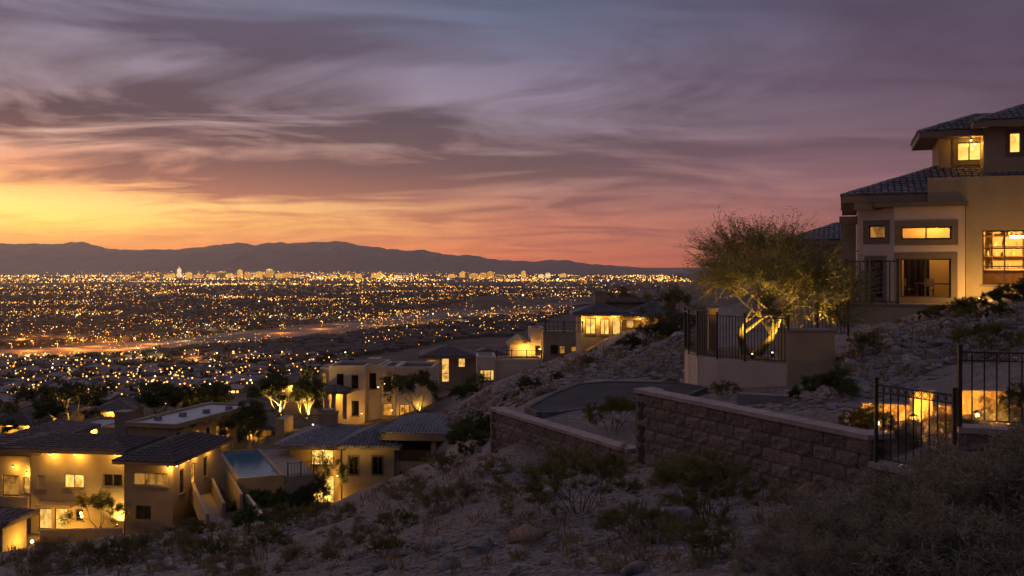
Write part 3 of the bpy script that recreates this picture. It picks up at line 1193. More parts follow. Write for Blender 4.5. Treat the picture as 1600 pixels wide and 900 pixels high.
mt['veneer'] = surf('rough_stone', (0.30, 0.22, 0.14), (0.46, 0.35, 0.23), 5, 0.95, 1.0, 9, c3=(0.2, 0.145, 0.09))
WD = Vector((0.458, -0.889, 0)).normalized()
WN = Vector((-WD.y * -1, WD.x * -1, 0))          # placeholder, fixed below
WN = Vector((-0.889, -0.458, 0)).normalized()    # the face that looks at the camera
W0 = Vector((2.47, 19.3, 0))
BW, BH = 0.46, 0.23


def block_mesh(seed, w=BW, h=BH, d=0.22):
    rg = random.Random(seed)
    nx_, nz_ = 4, 3
    v, f = [], []
    for j in range(nz_ + 1):
        for i in range(nx_ + 1):
            edge = i in (0, nx_) or j in (0, nz_)
            v.append(((i / nx_) * (w - 0.014) + 0.007, 0.018 if edge else -0.004 + rg.uniform(-0.014, 0.016), (j / nz_) * (h - 0.012) + 0.006))
    g = lambda i, j: j * (nx_ + 1) + i
    for j in range(nz_):
        for i in range(nx_):
            f.append((g(i, j), g(i + 1, j), g(i + 1, j + 1), g(i, j + 1)))
    b = len(v)
    x0, x1, z0, z1 = 0.007, w - 0.007, 0.006, h - 0.006
    v += [(x0, d, z0), (x1, d, z0), (x1, d, z1), (x0, d, z1)]
    f.append((g(0, 0), b, b + 1, *[g(i, 0) for i in range(nx_, 0, -1)]))
    f.append((b + 3, g(0, nz_), *[g(i, nz_) for i in range(1, nx_ + 1)], b + 2))
    f.append((b, g(0, 0), *[g(0, j) for j in range(1, nz_ + 1)], b + 3))
    f.append((g(nx_, 0), b + 1, b + 2, *[g(nx_, j) for j in range(nz_, 0, -1)]))
    me = bpy.data.meshes.new('block')
    me.from_pydata(v, [], f)
    me.materials.append(mt['block'])
    return me


BLK = [block_mesh(i) for i in range(6)]
HALF = [block_mesh(20 + i, w=BW / 2) for i in range(3)]
cb_ = MB()
cb_.box(0.004, -0.035, 0, BW - 0.004, 0.33, 0.075)
CAPM = cb_.mesh('cap_stone', mt['cap'])


def block_wall(root, start, d, n_out, length, ztop, zbot_fn, courses_max=9, off=0):
    """running-bond split-face wall hung from its cap; start/d in world, n_out towards the viewer"""
    e = d.normalized()
    rot = Matrix((e, -n_out, Vector((0, 0, 1)))).transposed().to_4x4()
    nb = int(round(length / BW))
    for i in range(nb):
        o = link('cap_stone', CAPM, root)
        Mx = rot.copy()
        Mx.translation = start + e * (i * BW) + Vector((0, 0, ztop - 0.075)) - root.location + Vector((0, 0, random.uniform(-.003, .003)))
        o.matrix_local = Mx
    for c in range(courses_max):
        z = ztop - 0.075 - (c + 1) * BH
        sh = (c + off) % 2
        x = 0.0
        while x < length - 0.05:
            w = BW / 2 if (sh and x == 0.0) or length - x < BW - 0.05 else BW
            p = start + e * x
            pc = start + e * (x + w / 2)
            if z + BH > zbot_fn(pc.x, pc.y) - 0.15:
                o = link('block', random.choice(BLK if w == BW else HALF), root)
                Mx = rot.copy()
                Mx.translation = p + n_out * random.uniform(-.004, .008) + Vector((0, 0, z)) - root.location
                o.matrix_local = Mx
            x += w
    core = MB()
    core.obox(start - n_out * 0.10 - root.location + Vector((0, 0, ztop - 0.08 - courses_max * BH)), e, -n_out, Vector((0, 0, 1)), length, 0.20, courses_max * BH)
    core.build('backing', mt['joint'], root)
    # returns at both ends
    return root


ZT, ZL, ZG = -2.47, -3.73, -2.85
rw = thing('retaining_wall', 'stepped brown split-face block retaining wall with pale caps on the slope', 'wall', (2.47, 19.3, -4.2))
block_wall(rw, W0 + Vector((0, 0, 0)), WD, WN, BW * 13, ZT, gz, 9)
block_wall(rw, W0 - WD * (BW * 14.5), WD, WN, BW * 14.5, ZL, gz, 7, 1)
block_wall(rw, W0 + WD * (BW * 13), WD, WN, BW * 4.5, ZG, gz, 4, 1)
# exposed ends of the tall section
en = WD
block_wall(rw, W0 + WD * (BW * 13) - WN * 0.02 , -WN, WD, BW * 1.0, ZT, lambda x, y: ZG - 0.1, 2)
block_wall(rw, W0 - WN * (BW * 1.0), WN, -WD, BW * 1.0, ZT, lambda x, y: ZL - 0.1, 6)
block_wall(rw, W0 - WD * (BW * 14.5) - WN * (BW * 1.0), WN, -WD, BW * 1.0, ZL, gz, 6)

GE = W0 + WD * (BW * 13 + 1.42)
# return wall under the second railing
rw2 = thing('retaining_wall', 'low brown block wall under the iron railing at the right edge', 'wall', (5.85, 12.9, -3.0))
FD = Vector((1.0, -0.30, 0)).normalized()
FN = Vector((-0.30, -1.0, 0)).normalized()
block_wall(rw2, Vector((GE.x + 0.05, GE.y, 0)), FD, FN, BW * 8, -2.14, gz, 5)

# gate and railing beside it
g0 = W0 + WD * (BW * 13 + 0.12)
gate = railing('garden_gate', 'black wrought iron gate with a row of rings on the block wall', 'gate',
               [Vector((g0.x, g0.y, ZG + 0.01)), Vector((GE.x, GE.y, ZG + 0.01))], 1.15, 0.135, 3, r=0.010, ring=True, gap=0.07)
f0 = Vector((GE.x + 0.06, GE.y - 0.03, -2.13))
fence2 = railing('iron_railing', 'tall black iron railing right of the ringed gate', 'railing',
                 [f0, f0 + FD * 3.4], 1.02, 0.15, 1.7, r=0.010, ring=True, gap=0.09)

# low garden walls behind the gate, lit by path lamps


def stucco_wall(name, label, a, b, zt, zb, th=0.25, mat='stucco', cap=True):
    a, b = Vector((a[0], a[1], 0)), Vector((b[0], b[1], 0))
    e = (b - a)
    L = e.length
    e.normalize()
    n = Vector((-e.y, e.x, 0))
    root = thing(name, label, 'wall', (a.x, a.y, zb))
    mb = MB()
    mb.obox((0, 0, 0), e, n, (0, 0, 1), L, th, zt - zb)
    mb.build('wall', mt[mat], root)
    if cap:
        cm = MB()
        cm.obox(-n * 0.03 - e * 0.02 + Vector((0, 0, zt - zb + 0.003)), e, n, (0, 0, 1), L + 0.04, th + 0.06, 0.06)
        cm.build('cap', mt['concrete'], root)
    return root


stucco_wall('garden_wall', 'low stucco garden wall glowing behind the iron gate', (6.30, 17.3), (7.75, 16.9), -2.48, -3.4, .25, 'veneer', False)
stucco_wall('garden_wall', 'tan garden wall glowing behind the right iron railing', (7.62, 16.3), (10.2, 15.9), -2.12, -3.2, .25, 'veneer', False)
stucco_wall('garden_wall', 'narrow stucco pier standing behind the ringed gate', (6.95, 16.6), (7.25, 16.55), -2.22, -3.3, 0.3)
stucco_wall('garden_wall', 'long low stone kerb wall above the block wall', (5.2, 22.2), (9.2, 20.2), -2.95, -3.6, 0.2, 'concrete', False)


def path_lamp(px, py, Y, label, power):
    p = P(px, py, Y)
    g = gz(p.x, p.y) - 0.03
    root = thing('path_lamp', label, 'lamp', (p.x, p.y, g), 0, 'path lamps behind the gate')
    h = p.z - g
    mb = MB()
    mb.tube((0, 0, 0), (0, 0, h - 0.05), 0.014, 0.014, 6)
    mb.tube((0, 0, h - 0.06), (0, 0, h - 0.03), 0.03, 0.03, 8)
    mb.build('post', mt['lampmetal'], root)
    cm = MB()
    cm.tube((0, 0, h + 0.055), (0, 0, h + 0.09), 0.075, 0.02, 10)
    cm.build('hat', mt['lampmetal'], root)
    bm_ = MB()
    bm_.ball((0, 0, h + 0.01), 0.035)
    bm_.build('bulb', mt['bulb'], root)
    lamp_light('lamp_light', root, (0, 0, h + 0.0), power, (1.0, 0.43, 0.055), 0.03)


path_lamp(1371, 662, 16.1, 'path lamp seen through the left pickets of the gate', 230)
path_lamp(1428, 655, 16.0, 'path lamp glowing behind the middle of the gate', 250)
path_lamp(1527, 650, 15.3, 'path lamp behind the tall right railing', 320)

# asphalt pad and its kerbs
pad = [(826, 638), (868, 615), (905, 601), (950, 597), (1060, 599), (1100, 606), (1060, 622), (985, 628), (920, 637), (868, 644), (845, 645)]
PZ = -3.90
pp = []
for (x, y) in pad:
    Yp = -PZ * F_PX / (y - HOR)
    pp.append(((x - 800) / F_PX * Yp, Yp))
pc = np.mean(pp, axis=0)
pm_ = MB()
pm_.add([(x, y, PZ) for x, y in pp] + [(x, y, PZ - 0.4) for x, y in pp], [tuple(range(len(pp)))] + [(i, i + len(pp), (i + 1) % len(pp) + len(pp), (i + 1) % len(pp)) for i in range(len(pp))])
po = pm_.build('driveway', mt['asphalt'])
tag(po, 'dark asphalt turning pad behind the block wall', None, kind='structure')
for i in list(range(len(pp) - 1)) + [len(pp) - 1]:
    a, b = Vector((*pp[i], 0)), Vector((*pp[(i + 1) % len(pp)], 0))
    k = max(1, int((b - a).length / 0.9))
    for j in range(k):
        q0, q1 = a + (b - a) * (j / k), a + (b - a) * ((j + 1) / k)
        d = (q1 - q0).normalized()
        nrm = Vector((d.y, -d.x, 0))
        if nrm.dot(q0 - Vector((*pc, 0))) < 0:
            nrm = -nrm
        km = MB()
        km.obox(q0 + d * 0.006 + Vector((0, 0, PZ - 0.3)), d, nrm, (0, 0, 1), (q1 - q0).length - 0.012, 0.12, 0.33)
        km.build('kerb_stone', mt['kerb'], po)

# curved planter wall with its railing, below the house
PW = [(6.15, 34.2), (6.0, 32.6), (6.12, 31.7), (6.6, 30.9), (7.3, 30.1), (8.35, 29.0)]
pl = thing('planter_wall', 'curved pale stucco planter wall carrying an iron railing', 'wall', (6.0, 31.7, -4.1))
mb = MB()
for (a, b) in zip(PW[:-1], PW[1:]):
    a, b = Vector((*a, 0)), Vector((*b, 0))
    d = (b - a).normalized()
    n = Vector((-d.y, d.x, 0))
    mb.obox(a - pl.location + Vector((0, 0, -4.9)), d, n, (0, 0, 1), (b - a).length + 0.05, 0.25, 1.9)
mb.build('wall', mt['stucco_pale'], pl)
bl = thing('planter_wall', 'square stucco planter block right of the curved planter wall', 'wall', (8.3, 28.9, -3.2))
mb = MB()
mb.box(0, 0, -0.6, 1.42, 1.0, 1.2)
mb.build('wall', mt['stucco'], bl)
mb = MB()
mb.box(-0.03, -0.03, 1.203, 1.45, 1.03, 1.26)
mb.build('cap', mt['concrete'], bl)
railing('iron_railing', 'iron railing curving round the floodlit tree', 'railing', [Vector((*q, -3.0)) for q in PW], 1.42, 0.12, 1.8, r=0.012, gap=0.1)
stucco_wall('railing_pier', 'slim stucco pier at the left end of the curved railing', (6.28, 32.3), (6.56, 32.3), -1.58, -3.2, 0.28)
stucco_wall('railing_pier', 'stucco pier inside the curved railing beside the tree', (7.1, 34.6), (7.42, 34.6), -1.6, -3.3, 0.3)
railing('iron_railing', 'short dark iron railing right of the floodlit tree', 'railing', [Vector((9.2, 32.2, -2.35)), Vector((11.2, 32.0, -2.35))], 1.05, 0.12, 1.0, r=0.013, gap=0.1)
# planter earth
em = MB()
em.add([(6.2, 34.0, -3.06), (6.1, 32.6, -3.06), (6.25, 31.8, -3.06), (6.7, 31.1, -3.06), (7.4, 30.3, -3.06), (8.4, 29.2, -3.06), (8.6, 33, -3.06), (11.5, 32.6, -3.06), (11.5, 36, -3.06), (6.5, 36, -3.06)], [tuple(range(10))])
eo = em.build('planter_bed', surf('earth', (0.1, 0.07, 0.05), (0.15, 0.11, 0.08), 4, 0.95, 0.6, 20))
tag(eo, 'earth bed under the floodlit tree', None, kind='structure')


# ================================================================== the big house on the right
F = Fr(1400, 470, 45.0, -19.0)
H = F.root('hillside_house', 'large tan stucco house with dark barrel tile roofs and lit windows on the hilltop', 'house')
mt['room'] = surf('room_wall', (0.55, 0.42, 0.28), (0.5, 0.38, 0.25), 1.0, 0.9)
mt['roomfloor'] = surf('room_floor', (0.25, 0.16, 0.09), None, 1.0, 0.5)
# bay with the dining room
bu0, bu1, bz0, bz1 = volume(F, H, 1397, 1508, 322, 470, 0.0, 4.8, 'stucco_pale',
                            [(1408, 1487, 354, 374, 'glass', 2, 1, 'frame', 0.27), (1407, 1486, 404, 465, 'glass', 2, 1, 'frame', 0.27)], skirt=0.6)
mb = MB()
mb.box(bu0 + 0.02, 0.16, bz0 + 0.6, bu1 - 0.02, 4.78, bz0 + 0.64)
mb.build('floor', mt['roomfloor'], H)
mb = MB()
mb.box(bu0 + 0.02, 2.6, bz0 + 0.65, bu1 - 0.02, 2.75, bz1 - 0.02)
mb.build('room_wall', mt['room'], H)
lamp_light('room_light', H, ((bu0 + bu1) / 2 + 0.4, 1.6, bz1 - 0.5), 60, (1.0, 0.47, 0.09), 0.12)
# cornice band over the bay
mb = MB()
mb.box(F.u(1366, 0) , -0.16, bz1 - 0.02, bu1 + 0.12, 0.30, bz1 + 0.20)
mb.build('cornice', mt['trim'], H)
# chamfered corner of the bay
cl = Vector((F.u(1341, 1.25), 1.25, bz0))
cr_ = Vector((bu0, 0, bz0))
ce = (cr_ - cl)
cw = ce.length
ce.normalize()
cn = Vector((-ce.y, ce.x, 0))


def cpx(px, py):
    """position on the chamfer plane"""
    lo, hi = 0.0, cw
    for _ in range(40):
        mid = (lo + hi) / 2
        q = cl + ce * mid
        wv_ = F.world(q.x, q.y, 0)
        if 800 + F_PX * wv_.x / wv_.y < px:
            lo = mid
        else:
            hi = mid
    q = cl + ce * lo
    return lo, F.z(py, q.x, q.y) - bz0


h1 = (*[cpx(p, 360)[0] for p in (1356, 1383)], cpx(1370, 373)[1], cpx(1370, 352)[1])
h2 = (*[cpx(p, 430)[0] for p in (1357, 1379)], cpx(1368, 466)[1], cpx(1368, 406)[1])
mb = MB()
panel(mb, cl, ce, cn, cw, bz1 - bz0, [h1, h2])
su = cl.x
panel(mb, Vector((su, 9.0, bz0)), Vector((0, -1, 0)), Vector((1, 0, 0)), 7.75, bz1 - bz0 + 0.1, [(6.6, 7.1, 0.9, 2.4), (6.6, 7.1, 3.0, 4.2), (4.6, 5.2, 0.9, 2.6)])
mb.build('wall', mt['stucco_pale'], H)
window(H, cl, ce, cn, *h1, 'lit_dim', 1, 1, 'frame', 0.24)
window(H, cl, ce, cn, *h2, 'dark', 1, 1, 'frame', 0.2)
for hh in ((6.6, 7.1, 0.9, 2.4), (6.6, 7.1, 3.0, 4.2), (4.6, 5.2, 0.9, 2.6)):
    window(H, Vector((su, 9.0, bz0)), Vector((0, -1, 0)), Vector((1, 0, 0)), *hh, 'dark', 1, 2, 'frame', 0.0)
# porch pier on the left
mb = MB()
pu = F.u(1314, 3.2)
mb.box(pu, 3.2, bz0, pu + 0.72, 3.9, F.z(342, pu, 3.2))
mb.box(pu - 0.08, 3.12, F.z(350, pu, 3.2), pu + 0.8, 3.98, F.z(342, pu, 3.2) + 0.12)
mb.build('porch_pier', mt['stucco'], H)
# right wing: kitchen with the tall window
ku0, ku1, kz0, kz1 = volume(F, H, 1509, 1760, 320, 500, 0.12, 5.6, 'stucco_olive',
                            [(1535, 1642, 359, 445, 'glass', 3, 3, 'frame', 0.0)], skirt=0.8)
mb = MB()
mb.box(F.u(1450, 0.12), 0.12, kz1 + 0.002, ku1, 0.32, F.z(275, F.u(1560, .12), 0.12))
mb.box(F.u(1450, 0.12), 0.12, bz1 + 0.002, ku0 - 0.01, 0.32, kz1 - 0.002)
mb.build('parapet', mt['stucco_olive'], H)
kzf = F.z(452, ku0 + 2, 0.5)
mb = MB()
mb.box(ku0 + 0.02, 0.68, kzf - 0.1, ku1 - 0.02, 5.68, kzf)
mb.build('floor', mt['roomfloor'], H)
mb = MB()
mb.box(ku0 + 0.02, 4.2, kzf + 0.01, ku1 - 0.02, 4.35, kz1 - 0.05)
mb.build('room_wall', mt['room'], H)
# upper storey: set-back tower and right volume
tu0, tu1, tz0, tz1 = volume(F, H, 1466, 1536, 207, 268, 4.4, 3.4, 'stucco', [(1495, 1534, 222, 252, 'lit_bright', 2, 1, 'frame', 0.2)],
                            [('L', 1468, 1474, 226, 256, 'dark', 1, 1), ('L', 1477, 1484, 224, 254, 'dark', 1, 1)], skirt=1.6)
ru0, ru1, rz0, rz1 = volume(F, H, 1537, 1740, 187, 275, 3.2, 5.0, 'stucco', [(1577, 1595, 205, 237, 'lit_bright', 1, 1, 'frame', 0.16)], skirt=1.6)
hip(H, tu0, tu1 + 2.5, 4.4, 8.2, tz1, 21, 0.95, 'tile_slate', 0.3, single='F', tiles='FL')
hip(H, ru0 + 0.2, ru1, 3.2, 8.2, rz1, 21, 0.75, 'tile_slate', 0.3, single='F', tiles='FL')
# lower roof sweeping behind the parapet
lz = F.z(303, -1.0, -0.5)
hip(H, su - 0.1, ku1 + 1, 1.0, 12.0, lz, 20, 0.65, 'tile_slate', 0.34, single='FL', tiles='FL')
mb = MB()
mb.box(su - 0.2, 0.37, bz1 - 0.1, ku0, 0.6, lz - 0.345)
mb.box(su + 0.02, 0.62, bz1 + 0.02, su + 0.3, 11.8, lz - 0.345)
mb.build('frieze', mt['fascia'], H)
# rear wing seen behind the tree
wu0, wu1, wz0, wz1 = volume(F, H, 1246, 1318, 376, 470, 15.0, 5, 'stucco', [(1284, 1296, 386, 404, 'dark', 1, 1)], skirt=2)
hip(H, wu0, wu1 + 2, 15.0, 21.0, wz1, 20, 0.8, 'tile_slate', 0.3, tiles='FL')
# terrace in front
tw0, tw1 = F.u(1308, -2.0), F.u(1486, -2.0)
tzt = F.z(478, (tw0 + tw1) / 2, -2.0)
mb = MB()
mb.box(tw0, -2.0, tzt - 2.4, tw1, 0.0 - 0.02, tzt)
mb.box(tw0, -0.02, tzt - 2.4, bu0 - 0.8, 8.0, tzt - 0.01)
mb.build('terrace', mt['stucco'], H)
mb = MB()
mb.box(tw0 - 0.04, -2.05, tzt + 0.003, tw1 + 0.04, -1.7, tzt + 0.09)
mb.build('terrace_coping', mt['concrete'], H)
tr0 = F.world(F.u(1321, -1.9), -1.9, tzt + 0.09)
tr1 = F.world(F.u(1402, -1.9), -1.9, tzt + 0.09)
tr2 = F.world(F.u(1492, -1.9), -1.9, tzt + 0.09)
railing('terrace_railing', 'thin iron railing on the terrace before the tan house', 'railing', [F.world(F.u(1321, -1.9), 2.5, tzt + 0.09), tr0, tr1], 1.95, 0.30, 1.4, r=0.026, gap=0.08)
# garden lamp washing the olive wall, and lamp at the bay
for (gx, gv_, pw) in ((1530, -1.4, 36), (1640, -2.4, 40)):
    u_ = F.u(gx, gv_)
    wq = F.world(u_, gv_, 0)
    zg = gz(wq.x, wq.y)
    lt = thing('garden_lamp', 'low garden uplight at the foot of the olive wall' + (' left of the tall kitchen window' if gx < 1600 else ' below the kitchen window'), 'lamp', (wq.x, wq.y, zg))
    mb = MB()
    mb.tube((0, 0, -0.05), (0, 0, 0.16), 0.05, 0.07, 8)
    mb.build('housing', mt['lampmetal'], lt)
    mb = MB()
    mb.ball((0, 0, 0.17), 0.04)
    mb.build('bulb', mt['bulb'], lt)
    lamp_light('lamp_light', lt, (0, 0, 0.32), pw, (1.0, 0.52, 0.12), 0.06)

# things inside
RH = Matrix.Translation(F.o) @ Matrix.Rotation(F.rz, 4, 'Z')


def in_house(u, v, z):
    return RH @ Vector((u, v, z))


fl = bz0 + 0.64
dt = thing('dining_table', 'dark dining table just inside the wide bay window', 'table', in_house(bu0 + 1.9, 1.3, fl), F.rz)
mb = MB()
mb.box(-0.9, -0.45, 0.70, 0.9, 0.45, 0.76)
mb.build('tabletop', mt['wood'], dt)
for sx_ in (-.8, .8):
    for sy_ in (-.36, .36):
        mb = MB()
        mb.tube((sx_, sy_, 0), (sx_, sy_, 0.70), 0.035, 0.04, 6)
        mb.build('leg', mt['wood'], dt)


def chair(label, u, v, rot):
    c = thing('dining_chair', label, 'chair', in_house(u, v, fl), F.rz + rot, 'chairs round the dining table')
    mb = MB(); mb.box(-.22, -.22, .43, .22, .22, .48); mb.build('seat', mt['wood'], c)
    mb = MB(); mb.box(-.21, .18, .62, .21, .215, .98); mb.build('backrest', mt['room'], c)
    for a in (-.19, .19):
        mb = MB(); mb.tube((a, -.19, 0), (a, -.19, .43), .02, .025, 5); mb.build('leg', mt['wood'], c)
        mb = MB(); mb.tube((a, .2, 0), (a, .2, .98), .02, .02, 5); mb.build('leg', mt['wood'], c)


chair('dining chair left of the dark curtain in the bay window', bu0 + 0.75, 1.0, R(90))
chair('dining chair nearest the bay glass, back to the garden', bu0 + 1.55, 0.65, R(180))
chair('dining chair at the right end of the dining table', bu0 + 2.95, 1.2, R(-80))
cu = thing('curtain', 'dark drawn curtain behind the left pane of the bay window', 'curtain', in_house(0.55, 1.95, fl), F.rz)
mb = MB()
k = 14
for i in range(k):
    x0, x1 = -0.1 + 1.15 * i / k, -0.1 + 1.15 * (i + 1) / k
    y0, y1 = 0.05 * math.sin(i * 1.9), 0.05 * math.sin((i + 1) * 1.9)
    mb.quad((x0, y0, 0.05), (x1, y1, 0.05), (x1, y1, 2.25), (x0, y0, 2.25))
mb.build('drape', surf('curtain_cloth', (0.012, 0.008, 0.006), None, 3, 0.9), cu)
mb = MB()
mb.tube((-0.3, 0, 2.28), (1.4, 0, 2.28), 0.02, 0.02, 6)
mb.build('curtain_rod', mt['lampmetal'], cu)

sh = thing('kitchen_shelf', 'lit kitchen shelf full of glassware seen through the tall window', 'shelf', in_house(F.u(1556, 3.9), 3.9, kzf), F.rz)
mb = MB()
for z in (0.9, 1.5, 2.0, 2.5, 3.0):
    mb.box(-1.6, -0.25, z, 2.6, 0.2, z + 0.04)
for x in (-1.6, -0.2, 1.2, 2.56):
    mb.box(x, -0.25, 0, x + 0.04, 0.2, 3.0)
mb.build('shelf_board', mt['wood'], sh)
mt['ware'] = surf('glassware', (0.6, 0.5, 0.35), (0.3, 0.2, 0.1), 9, 0.25, rand=0.3)
rg = random.Random(3)
for z in (0.94, 1.54, 2.04, 2.54):
    x = -1.4
    while x < 2.4:
        mb = MB()
        hh_ = rg.uniform(.12, .38)
        rr_ = rg.uniform(.04, .08)
        mb.tube((0, 0, 0), (0, 0, hh_ * .6), rr_, rr_, 7)
        mb.tube((0, 0, hh_ * .6), (0, 0, hh_), rr_ * .9, rr_ * .4, 7)
        ob = mb.build('jar', mt['ware'])
        ob.parent = sh
        ob.location = (x, -0.05, z)
        x += rg.uniform(.2, .5)
kc = thing('kitchen_counter', 'kitchen counter with a dark stove inside the tall window', 'counter', in_house(F.u(1560, 2.4), 2.4, kzf), F.rz)
mb = MB(); mb.box(-1.6, -.3, 0, 2.4, .35, .86); mb.build('cabinet', mt['wood'], kc)
mb = MB(); mb.box(-1.65, -.35, .863, 2.45, .4, .92); mb.build('worktop', mt['room'], kc)
mt['bulb_bright'] = emit('chandelier_bulb', (1.0, 0.75, 0.4), 22.0, sample=False)
ch = thing('chandelier', 'bright chandelier hanging in the kitchen by the tall window', 'lamp', in_house(F.u(1592, 1.8), 1.8, F.z(372, F.u(1592, 1.8), 1.8)), F.rz)
mb = MB()
mb.tube((0, 0, 0.1), (0, 0, 1.4), .015, .015, 5)
for i in range(8):
    a = i * math.pi / 4
    mb.tube((0, 0, .1), (.32 * math.cos(a), .32 * math.sin(a), 0), .012, .012, 4)
mb.build('arm', mt['lampmetal'], ch)
for i in range(8):
    a = i * math.pi / 4
    mb = MB()
    mb.ball((.32 * math.cos(a), .32 * math.sin(a), .06), .065)
    mb.build('bulb', mt['bulb_bright'], ch)
lamp_light('lamp_light', ch, (0, -0.1, -0.25), 170, (1.0, 0.5, 0.09), 0.15)
# lamp tucked under the tower eave
eave_lamp(H, Vector((tu1 - 0.6, 3.9, tz1 - 0.42)), 4, r=0.05)
eave_lamp(H, Vector((ru0 - 0.3, 3.9, rz1 - 0.9)), 4, r=0.05)


# ================================================================== plants
def leaf_quads(cen, dirs, ln, wd, rg):
    """small pointed leaves (one quad each) at cen along dirs"""
    n = len(cen)
    d = dirs / (np.linalg.norm(dirs, axis=1, keepdims=True) + 1e-9)
    r = rg.normal(size=(n, 3))
    s = np.cross(d, r)
    s /= (np.linalg.norm(s, axis=1, keepdims=True) + 1e-9)
    ln = np.asarray(ln).reshape(-1, 1) * np.ones((n, 1))
    wd = np.asarray(wd).reshape(-1, 1) * np.ones((n, 1))
    v = np.stack([cen, cen + d * ln * .5 + s * wd * .5, cen + d * ln, cen + d * ln * .5 - s * wd * .5], 1).reshape(-1, 3)
    f = np.arange(4 * n).reshape(n, 4)
    return v, f


def tubes_np(A, B, r0, r1, k=4):
    """many thin tubes in one go"""
    A, B = np.asarray(A, float), np.asarray(B, float)
    n = len(A)
    d = B - A
    d /= (np.linalg.norm(d, axis=1, keepdims=True) + 1e-9)
    ref = np.where(np.abs(d[:, 2:3]) < 0.9, np.array([[0, 0, 1.]]), np.array([[1., 0, 0]]))
    s = np.cross(d, ref)
    s /= (np.linalg.norm(s, axis=1, keepdims=True) + 1e-9)
    t = np.cross(d, s)
    V = []
    for c, r in ((A, r0), (B, r1)):
        for i in range(k):
            a = 2 * math.pi * i / k
            V.append(c + (s * math.cos(a) + t * math.sin(a)) * np.asarray(r).reshape(-1, 1))
    V = np.stack(V, 1).reshape(-1, 3)
    b = (np.arange(n) * 2 * k)[:, None]
    Fs = [np.concatenate([b + i, b + (i + 1) % k, b + k + (i + 1) % k, b + k + i], 1) for i in range(k)]
    return V, np.concatenate(Fs)


def grow(rg, base, dirn, length, radius, levels, splits=(2, 3), spread=0.5, up=0.15, shrink=0.74, jitter=0.12, segs=2):
    """branching skeleton: list of segments per level"""
    segsA, segsB, r0s, r1s, tips = [], [], [], [], []
    stack = [(np.array(base, float), np.array(dirn, float), length, radius, 0)]
    while stack:
        p, d, L, r, lv = stack.pop()
        for s in range(segs):
            d = d + rg.normal(size=3) * jitter + np.array([0, 0, up * 0.35])
            d /= np.linalg.norm(d)
            q = p + d * (L / segs)
            rn = r * (0.86 if s < segs - 1 else 0.78)
            segsA.append(p); segsB.append(q); r0s.append(r); r1s.append(rn)
            if lv >= levels - 2:
                tips.append((p, q, d, lv))
            p, r = q, rn
        if lv + 1 < levels:
            for i in range(rg.integers(splits[0], splits[1] + 1)):
                nd = d + rg.normal(size=3) * spread
                nd[2] += up
                nd /= np.linalg.norm(nd)
                stack.append((p, nd, L * shrink * rg.uniform(.8, 1.15), r * 0.72, lv + 1))
    return np.array(segsA), np.array(segsB), np.array(r0s), np.array(r1s), tips


mt['bark_pale'] = surf('palo_verde_bark', (0.30, 0.25, 0.12), (0.24, 0.2, 0.1), 8, 0.85, 0.3, 40)
mt['bark'] = surf('bark', (0.10, 0.07, 0.05), (0.15, 0.11, 0.08), 8, 0.9, 0.4, 30)
mt['bark_grey'] = surf('grey_bark', (0.24, 0.2, 0.15), (0.32, 0.27, 0.2), 8, 0.9)
mt['leaf_pv'] = leafm('palo_verde_leaf', (0.15, 0.165, 0.05), (0.21, 0.21, 0.075))
mt['leaf_dark'] = leafm('creosote_leaf', (0.13, 0.115, 0.04), (0.21, 0.18, 0.065))
mt['leaf_olive'] = leafm('olive_leaf', (0.075, 0.082, 0.03), (0.12, 0.125, 0.048))
mt['leaf_grey'] = leafm('brittlebush_leaf', (0.16, 0.138, 0.09), (0.27, 0.23, 0.155), 2.5)
mt['leaf_dry'] = leafm('dry_grass', (0.16, 0.115, 0.055), (0.24, 0.18, 0.09), 3)
mt['leaf_yg'] = leafm('yellow_green_leaf', (0.13, 0.125, 0.03), (0.2, 0.19, 0.05))
mt['leaf_valley'] = leafm('valley_leaf', (0.028, 0.034, 0.013), (0.055, 0.058, 0.022), 0.4)


